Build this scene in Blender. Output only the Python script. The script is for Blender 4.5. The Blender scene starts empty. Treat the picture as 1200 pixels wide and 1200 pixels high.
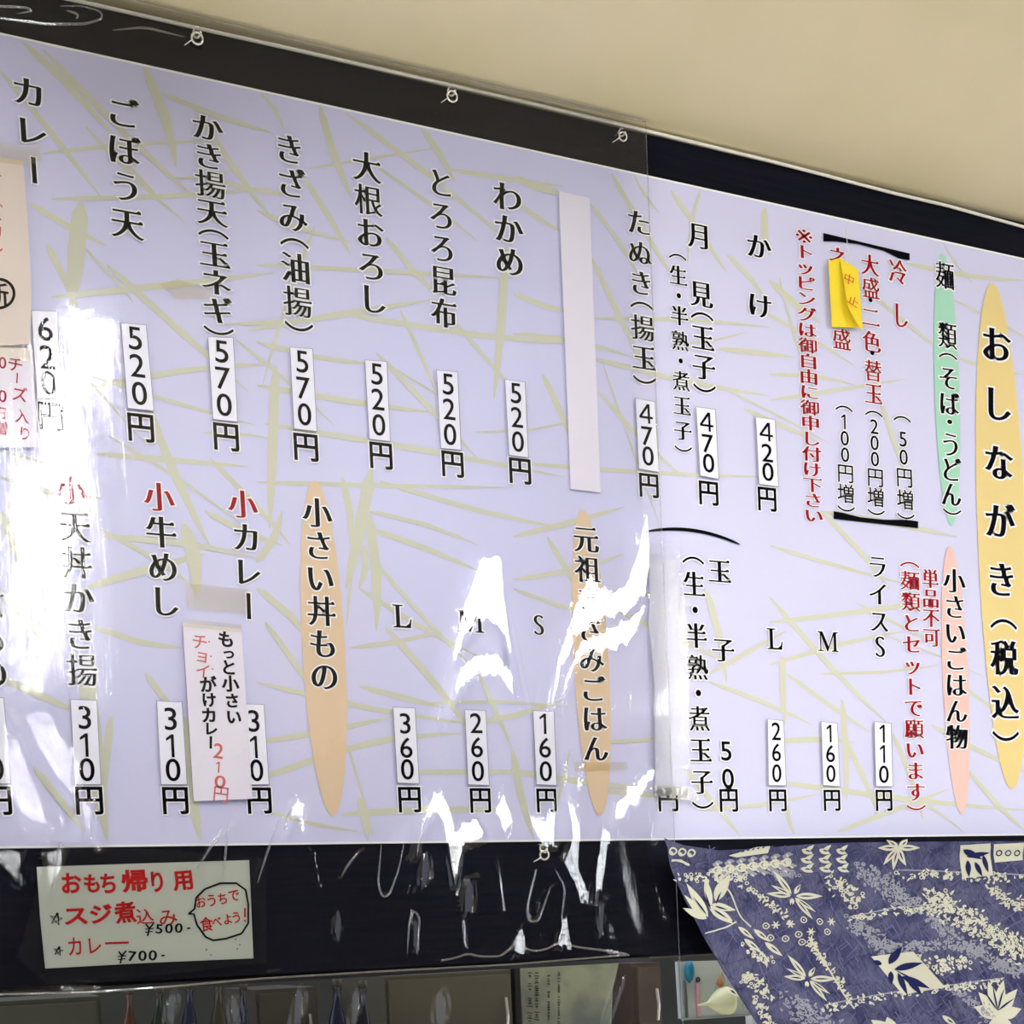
import bpy, math, random
import numpy as np
from mathutils import Matrix, Vector

SC = bpy.context.scene
COL = SC.collection
random.seed(7)
RNG = np.random.default_rng(11)

# ------------------------------------------------------------------ camera
F, PX, PY, OZ = 1500.0, 600.0, 1178.0, 1.55      # focal length and principal point in pixels; eye height
def _n(v): return v / np.linalg.norm(v)
def _dc(x, y): return np.array([(x - PX) / F, -(y - PY) / F, -1.0])
AX = _n(_dc(4100, 942)); _dn = _n(_dc(2110, 32500)); AZ = -_n(_dn - (AX @ _dn) * AX); AY = np.cross(AZ, AX)
ROT = np.array([AX, AY, AZ])
D = 1.5518565
CAM = np.array([0, -D, OZ])
cd = bpy.data.cameras.new('camera'); cam = bpy.data.objects.new('camera', cd); COL.objects.link(cam)
cd.sensor_width = 36; cd.lens = 36 * F / 1200
cd.shift_x = -(PX - 600) / 1200; cd.shift_y = (PY - 600) / 1200
cd.clip_start = 0.01
m = Matrix.Identity(4)
for i in range(3):
    for j in range(3): m[i][j] = ROT[i][j]
    m[i][3] = CAM[i]
cam.matrix_world = m
SC.camera = cam

def W(x, y, yy=0.0):
    """point of the vertical plane Y = yy that a photo pixel looks at"""
    d = ROT @ _dc(x, y)
    return CAM + d * ((yy + D) / d[1])

# ------------------------------------------------------------------ light
SC.view_settings.view_transform = 'Standard'; SC.view_settings.look = 'None'
SC.view_settings.gamma = 1; SC.view_settings.use_curve_mapping = False
SC.view_settings.exposure = 0.24
wd = bpy.data.worlds.new('world'); SC.world = wd; wd.use_nodes = True
bg = wd.node_tree.nodes['Background']; bg.inputs[0].default_value = (0.80, 0.83, 1.0, 1); bg.inputs[1].default_value = 1.6
CEIL = OZ + 1.094
# fluorescent fixtures under the ceiling: centre x, y range, width, strength
LAMP_Z = CEIL - 0.09
LAMPS = [(0.262, -3.3, -0.62, 0.050), (2.85, -3.3, -2.0, 0.11), (3.25, -3.3, -2.0, 0.11)]
LAMP_E = 68.0
GLOWPANEL = (4.15, 4.75, OZ + 0.28, OZ + 0.88)      # added glowing panel on the rear wall: x range, z range (at Y = -4.98)

# ------------------------------------------------------------------ materials
def lin(c):
    r = []
    for v in c[:3]:
        v /= 255.0
        r.append(v / 12.92 if v <= 0.04045 else ((v + 0.055) / 1.055) ** 2.4)
    return (*r, 1.0)
def mat(name, col, rough=0.6, spec=0.4, metal=0.0, noise=None, bump=None, emit=None):
    M = bpy.data.materials.new(name); M.use_nodes = True
    nt = M.node_tree; b = nt.nodes['Principled BSDF']
    b.inputs['Base Color'].default_value = lin(col); b.inputs['Roughness'].default_value = rough
    b.inputs['Specular IOR Level'].default_value = spec; b.inputs['Metallic'].default_value = metal
    tc = nt.nodes.new('ShaderNodeTexCoord')
    if noise:                                   # (scale vector, colour 2, low, high)
        sc, c2, lo, hi = noise
        mp = nt.nodes.new('ShaderNodeMapping'); mp.inputs['Scale'].default_value = sc
        nz = nt.nodes.new('ShaderNodeTexNoise'); nz.inputs['Scale'].default_value = 1; nz.inputs['Detail'].default_value = 5
        cr = nt.nodes.new('ShaderNodeValToRGB')
        cr.color_ramp.elements[0].position = lo; cr.color_ramp.elements[1].position = hi
        cr.color_ramp.elements[0].color = lin(col); cr.color_ramp.elements[1].color = lin(c2)
        nt.links.new(tc.outputs['Object'], mp.inputs[0]); nt.links.new(mp.outputs[0], nz.inputs['Vector'])
        nt.links.new(nz.outputs['Fac'], cr.inputs[0]); nt.links.new(cr.outputs[0], b.inputs['Base Color'])
    if bump:                                    # (scale vector, strength, distance)
        sc, st, di = bump
        mp = nt.nodes.new('ShaderNodeMapping'); mp.inputs['Scale'].default_value = sc
        nz = nt.nodes.new('ShaderNodeTexNoise'); nz.inputs['Scale'].default_value = 1; nz.inputs['Detail'].default_value = 4
        bp = nt.nodes.new('ShaderNodeBump'); bp.inputs['Strength'].default_value = st; bp.inputs['Distance'].default_value = di
        nt.links.new(tc.outputs['Object'], mp.inputs[0]); nt.links.new(mp.outputs[0], nz.inputs['Vector'])
        nt.links.new(nz.outputs['Fac'], bp.inputs['Height']); nt.links.new(bp.outputs[0], b.inputs['Normal'])
    if emit:
        b.inputs['Emission Color'].default_value = (*emit[0], 1); b.inputs['Emission Strength'].default_value = emit[1]
    return M
def clear(name, haze, gloss_rough, tint=(1, 1, 1), bump=None, ior=1.5, boost=0.75):
    """thin clear plastic: transparent + fresnel gloss + a little milky haze"""
    M = bpy.data.materials.new(name); M.use_nodes = True; nt = M.node_tree; N = nt.nodes; N.clear()
    out = N.new('ShaderNodeOutputMaterial'); tr = N.new('ShaderNodeBsdfTransparent'); tr.inputs[0].default_value = (*tint, 1)
    gl = N.new('ShaderNodeBsdfGlossy'); gl.inputs['Roughness'].default_value = gloss_rough; gl.inputs[0].default_value = (1, 1, 1, 1)
    df = N.new('ShaderNodeBsdfDiffuse'); df.inputs[0].default_value = (0.8, 0.82, 0.85, 1)
    fr = N.new('ShaderNodeFresnel'); fr.inputs[0].default_value = ior
    mu = N.new('ShaderNodeMath'); mu.operation = 'MULTIPLY'; mu.inputs[1].default_value = boost; mu.use_clamp = True
    m1 = N.new('ShaderNodeMixShader'); m1.inputs[0].default_value = haze
    m2 = N.new('ShaderNodeMixShader')
    L = nt.links.new
    L(tr.outputs[0], m1.inputs[1]); L(df.outputs[0], m1.inputs[2])
    L(fr.outputs[0], mu.inputs[0]); L(mu.outputs[0], m2.inputs[0]); L(m1.outputs[0], m2.inputs[1]); L(gl.outputs[0], m2.inputs[2])
    L(m2.outputs[0], out.inputs[0])
    if bump:
        tc = N.new('ShaderNodeTexCoord'); prev = None
        for sc, st, di in bump:
            mp = N.new('ShaderNodeMapping'); mp.inputs['Scale'].default_value = sc
            nz = N.new('ShaderNodeTexNoise'); nz.inputs['Scale'].default_value = 1; nz.inputs['Detail'].default_value = 3
            bp = N.new('ShaderNodeBump'); bp.inputs['Strength'].default_value = st; bp.inputs['Distance'].default_value = di
            L(tc.outputs['Object'], mp.inputs[0]); L(mp.outputs[0], nz.inputs['Vector']); L(nz.outputs['Fac'], bp.inputs['Height'])
            if prev: L(prev.outputs[0], bp.inputs['Normal'])
            prev = bp
        L(prev.outputs[0], gl.inputs['Normal'])
    return M

M = {}
M['ceiling'] = mat('ceiling_cream', (238, 226, 188), 0.8, 0.2, noise=((3, 3, 3), (224, 214, 168), 0.35, 0.75), bump=((260, 260, 260), 0.25, 0.0006))
M['wall'] = mat('wall_plaster', (150, 142, 120), 0.8, 0.2)
M['floor'] = mat('floor_tile', (196, 188, 172), 0.6, 0.3)
M['rear'] = mat('rear_wall_wood', (30, 26, 24), 0.7, 0.2)
M['trim'] = mat('trim_white', (225, 222, 205), 0.5)
M['navy'] = mat('navy_backing', (5, 7, 22), 0.75, 0.1, noise=((9, 3, 160), (20, 17, 28), 0.4, 0.8), bump=((20, 20, 700), 0.3, 0.0005))
M['board'] = mat('board_print', (209, 209, 237), 0.6, 0.15)
M['board_edge'] = mat('board_edge_white', (245, 245, 240), 0.5, 0.3)
M['straw'] = mat('straw_print', (206, 207, 186), 0.8, 0.04)
M['black'] = mat('black_ink', (7, 7, 13), 0.8, 0.04)
M['red'] = mat('red_ink', (150, 18, 38), 0.8, 0.04)
M['halo'] = mat('white_outline_ink', (247, 247, 247), 0.8, 0.04)
M['gold'] = mat('gold_oval_ink', (228, 206, 142), 0.8, 0.04)
M['green'] = mat('green_oval_ink', (165, 216, 190), 0.8, 0.04)
M['pink'] = mat('pink_oval_ink', (236, 196, 186), 0.8, 0.04)
M['peach'] = mat('peach_oval_ink', (224, 200, 168), 0.8, 0.04)
M['sticker'] = mat('sticker_white', (240, 240, 250), 0.45, 0.35)
M['paper'] = mat('paper_white', (232, 228, 238), 0.6, 0.3)
M['beige_paper'] = mat('beige_paper', (222, 210, 200), 0.6, 0.3)
M['grey_paper'] = mat('grey_green_paper', (206, 212, 200), 0.6, 0.3)
M['silver_paper'] = mat('silvery_paper', (205, 206, 222), 0.5, 0.4)
M['brush_red'] = mat('red_marker', (196, 22, 20), 0.8, 0.08)
M['thin_red'] = mat('thin_red_marker', (165, 30, 45), 0.8, 0.08)
M['pale_red'] = mat('pale_red_marker', (205, 110, 105), 0.8, 0.08)
M['yellow'] = mat('yellow_paper', (246, 220, 50), 0.55, 0.3)
M['cloth'] = None
M['cream'] = mat('cream_dye', (196, 196, 176), 0.85, 0.1)
M['greycream'] = mat('faded_cream_dye', (140, 142, 152), 0.85, 0.1)
M['dye'] = mat('navy_dye', (28, 32, 74), 0.85, 0.1)
M['steel'] = mat('plated_steel', (225, 222, 205), 0.25, 0.5, 0.7)
M['nylon'] = mat('white_nylon', (225, 224, 215), 0.35, 0.5)
M['vinyl'] = clear('clear_vinyl', 0.0015, 0.045, bump=[((420, 420, 45), 0.25, 0.0004), ((60, 60, 30), 0.2, 0.0012)])
M['pouch'] = clear('clear_pouch', 0.03, 0.08, boost=0.22, bump=[((170, 170, 90), 0.9, 0.0016)])
M['tape'] = clear('aged_clear_tape', 0.02, 0.12, boost=0.6, tint=(0.985, 0.97, 0.91), bump=[((200, 200, 60), 0.6, 0.0008)])
M['hem'] = clear('vinyl_hem', 0.03, 0.1, boost=2.5)
M['lamp'] = mat('fluorescent_glow', (255, 255, 255), 0.5, emit=((0.95, 0.96, 1.0), LAMP_E))
M['fixture'] = mat('fixture_white', (220, 220, 220), 0.5)

# ------------------------------------------------------------------ object helpers
def link(name, vs, fs, material, parent=None, smooth=False, label=None, cat=None, group=None, kind=None):
    me = bpy.data.meshes.new(name); me.from_pydata([tuple(map(float, v)) for v in vs], [], [tuple(f) for f in fs])
    if material: me.materials.append(material)
    if smooth: me.polygons.foreach_set('use_smooth', [True] * len(me.polygons))
    me.update()
    return wrap(name, me, parent, label, cat, group, kind)
def wrap(name, data, parent=None, label=None, cat=None, group=None, kind=None):
    o = bpy.data.objects.new(name, data); COL.objects.link(o)
    if parent: o.parent = parent; o.matrix_parent_inverse = parent.matrix_basis.inverted()
    if label: o['label'] = label
    if cat: o['category'] = cat
    if group: o['group'] = group
    if kind: o['kind'] = kind
    return o
def empty(name, loc, label=None, cat=None, group=None, kind=None):
    o = wrap(name, None, None, label, cat, group, kind); o.location = tuple(map(float, loc)); o.empty_display_size = 0.02
    return o
def box(x0, x1, y0, y1, z0, z1):
    v = [(x, y, z) for x in (x0, x1) for y in (y0, y1) for z in (z0, z1)]
    f = [(0, 1, 3, 2), (4, 6, 7, 5), (0, 4, 5, 1), (2, 3, 7, 6), (0, 2, 6, 4), (1, 5, 7, 3)]
    return v, f
def join(*parts):
    V, Fc = [], []
    for v, f in parts:
        n = len(V); V += list(v); Fc += [tuple(i + n for i in q) for q in f]
    return V, Fc
def slab(pts, yfront, th):
    """flat sheet: outline pts (px) on plane Y=yfront, thickness th towards the wall"""
    a = [W(x, y, yfront) for x, y in pts]; n = len(a)
    b = [p + np.array([0, th, 0]) for p in a]
    return a + b, [tuple(range(n)), tuple(range(2 * n - 1, n - 1, -1))] + [(i, i + n, (i + 1) % n + n, (i + 1) % n) for i in range(n)]
def tube(pts, r, seg=8, closed=False):
    pts = [np.array(p, float) for p in pts]; n = len(pts); V = []; Fc = []
    up = None
    for i, p in enumerate(pts):
        a = pts[(i - 1) % n] if closed or i else pts[0]; b = pts[(i + 1) % n] if closed or i < n - 1 else pts[-1]
        t = _n(b - a)
        if up is None:
            up = np.cross(t, [0.3, 0.5, 0.8]); up = _n(up)
        up = _n(up - t * (up @ t)); s = np.cross(t, up)
        rr = r[i] if hasattr(r, '__len__') else r
        for k in range(seg):
            an = 2 * math.pi * k / seg
            V.append(p + rr * (math.cos(an) * up + math.sin(an) * s))
    for i in range(n if closed else n - 1):
        for k in range(seg):
            a = i * seg + k; b = i * seg + (k + 1) % seg; j = ((i + 1) % n) * seg
            Fc.append((a, b, j + (k + 1) % seg, j + k))
    if not closed: Fc += [tuple(range(seg - 1, -1, -1)), tuple((n - 1) * seg + k for k in range(seg))]
    return V, Fc
def ring(c, R, r, nrm, seg=28, gap=0.0, start=0.0):
    nrm = _n(np.array(nrm, float)); u = _n(np.cross(nrm, [0.12, 0.3, 0.9])); v = np.cross(nrm, u)
    k = [start + (2 * math.pi - gap) * i / (seg if not gap else seg - 1) for i in range(seg)]
    return tube([np.array(c) + R * (math.cos(a) * u + math.sin(a) * v) for a in k], r, 8, not gap)

# ------------------------------------------------------------------ lettering
_tc = bpy.data.curves.new('tmp_text', 'FONT'); _to = bpy.data.objects.new('tmp_text', _tc); COL.objects.link(_to)
_raw = {}
def outlines(ch):
    if ch in _raw: return _raw[ch]
    _tc.body = ch; _to.data = _tc
    dg = bpy.context.evaluated_depsgraph_get(); dg.update()
    cv = _to.to_curve(dg); res = []
    for s in cv.splines:
        P = s.bezier_points; n = len(P); pl = []
        for i in range(n):
            a, b = P[i], P[(i + 1) % n]
            p0, p1, p2, p3 = [np.array(q[:2]) for q in (a.co, a.handle_right, b.handle_left, b.co)]
            ch_ = p3 - p0; L = np.linalg.norm(ch_)
            pl.append(p0)
            if L > 1e-6:
                dv = max(abs(np.cross(ch_, p1 - p0)), abs(np.cross(ch_, p2 - p0))) / L
                if dv > 0.003:
                    k = 3 if dv < 0.02 else (5 if dv < 0.08 else 8)
                    for t in np.linspace(0, 1, k + 1)[1:-1]:
                        pl.append((1 - t) ** 3 * p0 + 3 * (1 - t) ** 2 * t * p1 + 3 * (1 - t) * t * t * p2 + t ** 3 * p3)
        q = [pl[0]]
        for p in pl[1:]:
            if np.linalg.norm(p - q[-1]) > 1e-4: q.append(p)
        if np.linalg.norm(q[0] - q[-1]) < 1e-4: q.pop()
        if len(q) > 2: res.append(np.array(q))
    _to.to_curve_clear()
    allp = np.concatenate(res)
    if ord(ch) < 0x2000:
        c = np.array([(allp[:, 0].min() + allp[:, 0].max()) / 2, 0.345])
        if ch in '-': c[1] = 0.27
    elif ch == '※': c = (allp.min(0) + allp.max(0)) / 2
    elif ch in '（': c = np.array([0.82, 0.38])
    elif ch in '）': c = np.array([0.18, 0.38])
    else: c = np.array([0.5, 0.38])
    res = [r - c for r in res]
    if ch == '※': res = [r * 1.55 for r in res]
    if ch in '（）ー':                               # vertical writing: turned a quarter clockwise
        res = [np.stack([r[:, 1], -r[:, 0]], 1) for r in res]
    _raw[ch] = res
    return res
def area(r): x, y = r[:, 0], r[:, 1]; return 0.5 * np.sum(x * np.roll(y, -1) - np.roll(x, -1) * y)
def miters(r, sgn):
    e = np.roll(r, -1, 0) - r; L = np.linalg.norm(e, axis=1, keepdims=True); e = e / np.maximum(L, 1e-9)
    nr = np.stack([e[:, 1], -e[:, 0]], 1) * sgn
    pv = np.roll(nr, 1, 0); mm = pv + nr; ml = np.linalg.norm(mm, axis=1, keepdims=True)
    mm = mm / np.maximum(ml, 1e-6)
    return mm / np.clip((mm * nr).sum(1, keepdims=True), 0.6, 1)
STY = {'min': (0.034, -0.009), 'mind': (0.018, -0.007), 'minm': (0.026, -0.009), 'minb': (0.042, -0.004), 'goth': (0.022, 0.014), 'num': (0.010, 0.010), 'numr': (0.006, 0.004),
       'brush': (0.038, 0.030), 'pen': (-0.004, -0.004), 'serif': (0.02, -0.018), 'brushk': (0.036, 0.012)}
SERIF = {}
DENSE = '揚熟麺類盛願御煮替増根'
def _digit(ch):
    if ch == '1': return [np.array([(-.01, .36), (.07, .36), (.07, -.36), (-.02, -.36), (-.02, .24), (-.17, .15), (-.17, .235)])]
    return [np.array([(.05, .36), (.15, .36), (.15, -.10), (.26, -.10), (.26, -.18), (.15, -.18), (.15, -.36), (.065, -.36), (.065, -.18), (-.27, -.18), (-.27, -.10)]), np.array([(.065, .22), (.065, -.10), (-.17, -.10)])]
def _latin_serif(ch):
    if ch == 'L': return [np.array([(-.3, .36), (.06, .36), (.06, .33), (-.06, .31), (-.06, -.30), (.14, -.30), (.26, -.22), (.30, -.08), (.34, -.08), (.31, -.36), (-.3, -.36), (-.3, -.33), (-.19, -.31), (-.19, .31), (-.3, .33)])]
    if ch == 'M': return [np.array([(-.46, .36), (-.24, .36), (0.02, -.18), (.25, .36), (.46, .36), (.46, .33), (.37, .31), (.37, -.31), (.46, -.33), (.46, -.36), (.15, -.36), (.15, -.33), (.25, -.31), (.25, .22), (-.01, -.36), (-.05, -.36), (-.31, .22), (-.31, -.31), (-.21, -.33), (-.21, -.36), (-.46, -.36), (-.46, -.33), (-.36, -.31), (-.36, .31), (-.46, .33)])]
_glyph = {}
def glyph(ch, style):
    if style == 'min' and ch in DENSE: style = 'mind'
    if style in ('min', 'minb') and ch in 'ぬ丼祖': style = 'minm'
    k = (ch, style)
    if k in _glyph: return _glyph[k]
    if style == 'serif' and ch in 'LM': res = _latin_serif(ch); ax = ay = 0
    elif ch in '14': res = _digit(ch); ax = ay = 0
    else:
        res = outlines(ch); ax, ay = STY[style]
    if ch in '（）':  ax, ay = (ax * .3, 0.004) if style.startswith('min') else (ax, ay)
    if ch == 'ー' and style.startswith('min'): ax, ay = 0.022, 0.0
    if ch in '・※': ax = ay = 0.015 if ch == '・' else -0.008
    if ch == '二' and style == 'min': ay = -0.012
    big = max(res, key=lambda r: abs(area(r))); sgn = 1 if area(big) > 0 else -1
    outl = []
    for r in res:
        q = r + miters(r, sgn) * np.array([min(ax, 0), min(ay, 0)])
        if style.startswith('min') and (0x4e00 <= ord(ch)) and ch != '小':
            n = len(r); nq = []
            for i in range(n):
                a, b = r[i], r[(i + 1) % n]; e = b - a
                pa, nb = r[(i - 1) % n], r[(i + 2) % n]
                if (0.04 < abs(e[1]) < 0.1 and abs(e[0]) < 0.01 and abs((a - pa)[1]) < 0.01 and abs((nb - b)[1]) < 0.01
                        and (a - pa)[0] * 1 > 0.1 and (b - nb)[0] > 0.1):
                    up_is_a = a[1] > b[1]
                    if up_is_a:
                        nq += [q[i] + [-0.10, 0.0], q[i] + [-0.035, 0.05 if style != 'mind' else 0.02], q[i] + [0.0, 0.01]]
                    else:
                        nq += [q[i]]
                        j = (i + 1) % n
                        SERIF[(id(r), j)] = 1
                elif (id(r), i) in SERIF:
                    nq += [q[i] + [0.0, 0.01], q[i] + [-0.035, 0.05 if style != 'mind' else 0.02], q[i] + [-0.10, 0.0]]
                else: nq.append(q[i])
            q = np.array(nq)
        outl.append(q)
    cu = bpy.data.curves.new('g', 'CURVE'); cu.dimensions = '2D'; cu.fill_mode = 'BOTH'
    for q in outl:
        s = cu.splines.new('POLY'); s.points.add(len(q) - 1)
        s.points.foreach_set('co', np.concatenate([q, np.zeros((len(q), 1)), np.ones((len(q), 1))], 1).ravel()); s.use_cyclic_u = True
    _to2 = bpy.data.objects.new('g', cu)
    me = _to2.to_mesh(); v = np.array([p.co[:2] for p in me.vertices]); f = [tuple(p.vertices) for p in me.polygons]
    _to2.to_mesh_clear(); bpy.data.objects.remove(_to2); bpy.data.curves.remove(cu)
    # bold strips around the fill, then the pale outline strips
    hv, hf = [], []; bx, by = max(ax, 0), max(ay, 0)
    v = list(v)
    for q in outl:
        mt = miters(q, sgn); n = len(q)
        if bx or by:
            b = len(v); v += list(q) + list(q + mt * np.array([bx, by])); f += [(b + i, b + (i + 1) % n, b + n + (i + 1) % n, b + n + i) for i in range(n)]
        o = q + mt * (0.045 + np.array([bx, by])); n = len(q); b = len(hv)
        hv += list(q) + list(o); hf += [(b + i, b + (i + 1) % n, b + n + (i + 1) % n, b + n + i) for i in range(n)]
    _glyph[k] = (v, f, np.array(hv), hf)
    return _glyph[k]
ADV = {'（': .5, '）': .5, '・': .62, ' ': .55, '　': 1.0, '_': .25, '1': .8, '2': .8, '5': .8, '0': .8}
class Ink:
    """collects glyphs on a plane Y = yy, builds one mesh for the ink and one for the pale outline"""
    def __init__(s, yy): s.yy = yy; s.v = []; s.f = []; s.hv = []; s.hf = []
    def put(s, ch, style, c, ux, uy, halo=True):
        v, f, hv, hf = glyph(ch, style)
        n = len(s.v); s.v += [c + a * ux + b * uy for a, b in v]; s.f += [tuple(i + n for i in q) for q in f]
        if halo:
            n = len(s.hv); s.hv += [c + a * ux + b * uy + np.array([0, 0.0003, 0]) for a, b in hv]; s.hf += [tuple(i + n for i in q) for q in hf]
    def column(s, text, top, bot, wpx, hpx=None, style='min', halo=True):
        hpx = hpx or wpx
        A, B = np.array(top, float), np.array(bot, float)
        h = hpx * 0.5 * 0.93; w0, w1 = ADV.get(text[0], 1), ADV.get(text[-1], 1)
        L = np.linalg.norm(B - A); u = (B - A) / L
        A = A + u * h * w0; B = B - u * h * w1
        Aw, Bw = W(*A, s.yy), W(*B, s.yy)
        cum = [0]
        for a, b in zip(text, text[1:]): cum.append(cum[-1] + (ADV.get(a, 1) + ADV.get(b, 1)) / 2)
        tot = cum[-1] or 1
        for ch, t in zip(text, cum):
            if ch in ' 　_': continue
            t /= tot; c = Aw + (Bw - Aw) * t; p = A + (B - A) * t
            s.one(ch, p, wpx, hpx, style, halo, c, (Bw - Aw) if len(text) > 1 else None)
    def one(s, ch, p, wpx, hpx=None, style='min', halo=True, c=None, dn=None, rot=0.0):
        hpx = hpx or wpx; c = W(*p, s.yy) if c is None else c
        ux = W(p[0] + wpx / 2, p[1], s.yy) - W(p[0] - wpx / 2, p[1], s.yy); ux = np.array([np.linalg.norm(ux), 0, 0])
        uy = W(p[0], p[1] - hpx / 2, s.yy) - W(p[0], p[1] + hpx / 2, s.yy); L = np.linalg.norm(uy)
        uy = np.array([0, 0, L]) if dn is None else -_n(dn) * L
        if rot:
            a = math.radians(rot); l1, l2 = np.linalg.norm(ux), L
            ux = l1 * np.array([math.cos(a), 0, math.sin(a)]); uy = l2 * np.array([-math.sin(a), 0, math.cos(a)])
        s.put(ch, style, c, ux, uy, halo)
    def poly(s, pts, off=0.0):
        n = len(s.v); s.v += [W(x, y, s.yy + off) for x, y in pts]; s.f.append(tuple(range(n, n + len(pts))))
    def stroke(s, pts, w):
        """pen line of width w px (w may vary per point)"""
        P = np.array(pts, float); n = len(P); t = np.gradient(P, axis=0); t /= np.linalg.norm(t, axis=1, keepdims=True)
        nr = np.stack([-t[:, 1], t[:, 0]], 1); w = np.broadcast_to(np.array(w, float), (n,))[:, None] / 2
        A, B = P + nr * w, P - nr * w; b = len(s.v)
        s.v += [W(*p, s.yy) for p in A] + [W(*p, s.yy) for p in B]
        s.f += [(b + i, b + i + 1, b + n + i + 1, b + n + i) for i in range(n - 1)]
    def build(s, name, material, parent, label=None, halo=None):
        o = link(name, s.v, s.f, material, parent, label=label)
        if s.hv: link('lettering_outline' if halo is None else halo, s.hv, s.hf, M['halo'], parent)
        return o

# ------------------------------------------------------------------ the room
def struct(name, vf, material): return link(name, vf[0], vf[1], material, kind='structure')
struct('ceiling', box(-3.0, 5.0, -5.0, 0.12, CEIL, CEIL + 0.1), M['ceiling'])
struct('floor', box(-3.0, 5.0, -5.0, 3.2, -0.1, 0), M['floor'])
struct('wall_front', box(-3.0, 5.0, 0.012, 0.12, OZ - 0.028, CEIL), M['wall'])
struct('wall_rear', box(-3.0, 5.0, -5.1, -5.0, 0, CEIL), M['rear'])
M['kitchen_wall'] = mat('kitchen_wall_dark', (58, 60, 52), 0.6, 0.3, noise=((2, 2, 2), (34, 36, 34), 0.4, 0.7))
struct('wall_kitchen', box(-3.0, 5.0, 1.60, 1.70, 0, CEIL), M['kitchen_wall'])
struct('trim_1', tube([W(x, y, -0.006) for x, y in [(-60, -32), (100, 3), (232, 33), (380, 66), (600, 116), (740, 149), (900, 188), (1050, 227), (1110, 241), (1200, 266), (1350, 306)]] + [np.array([4.95, -0.006, CEIL - 0.010])], 0.0022, 8), M['trim'])

for i, (lx, ya, yb, w) in enumerate(LAMPS):
    nm = ['nearest the left wall end', 'in the middle of the pair', 'on the right of the pair'][i]
    o = empty('ceiling_light', (lx, (ya + yb) / 2, CEIL), 'long white fluorescent ceiling light ' + nm, 'ceiling light', 'fluorescent ceiling lights')
    link('housing', *box(lx - w / 2 - .02, lx + w / 2 + .02, ya - .04, yb + .04, LAMP_Z + .03, CEIL), M['fixture'], o)
    nt_ = 2
    for k in range(nt_):
        x = lx + (k - 0.5) * w * 0.52
        v, f = tube([(x, ya, LAMP_Z), (x, yb, LAMP_Z)], w * 0.21, 14)
        link('lamp_tube', v, f, M['lamp'], o, smooth=True)

# glowing panel added behind the camera for the vinyl creases to mirror
wx0, wx1, wz0, wz1 = GLOWPANEL
M['pane'] = mat('added_glow', (255, 255, 255), 0.5, emit=((0.9, 0.95, 1.0), 26.0))
wf = struct('added_glow_frame', join(box(wx0 - .05, wx0, -5, -4.94, wz0 - .05, wz1 + .05), box(wx1, wx1 + .05, -5, -4.94, wz0 - .05, wz1 + .05), box(wx0, wx1, -5, -4.94, wz0 - .05, wz0), box(wx0, wx1, -5, -4.94, wz1, wz1 + .05)), M['fixture'])
link('pane', *box(wx0, wx1, -4.995, -4.98, wz0, wz1), M['pane'], wf)

# ------------------------------------------------------------------ backing and menu board
bk = empty('backing_panel', (0.8, 0, OZ + 0.03), 'dark navy fabric-covered panel framing the white menu board', 'panel')
zt, zb = CEIL - 0.006, OZ - 0.026
link('panel', *box(-0.5, 2.4, 0.0, 0.011, zb, zt), M['navy'], bk)
link('bottom_rail', *box(-0.5, W(738, 1120)[0] + 0.03, 0.0, 0.016, zb - 0.006, zb + 0.004), mat('rail_dark', (20, 20, 28), 0.35, 0.5), bk)

YB = -0.003
BT, BB = OZ + 1.0315, OZ + 0.1345
mb = empty('menu_board', (0.9, 0, BB), 'wide white noodle shop menu board printed with black and red vertical writing', 'menu board')
link('board', *box(-0.35, 1.80, YB, 0.0, BB, BT), M['board'], mb)
for z0, z1 in ((BB, BB + 0.0022), (BT - 0.0022, BT)):
    link('edge_strip', *box(-0.35, 1.80, YB - 0.0008, YB, z0, z1), M['board_edge'], mb)

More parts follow.
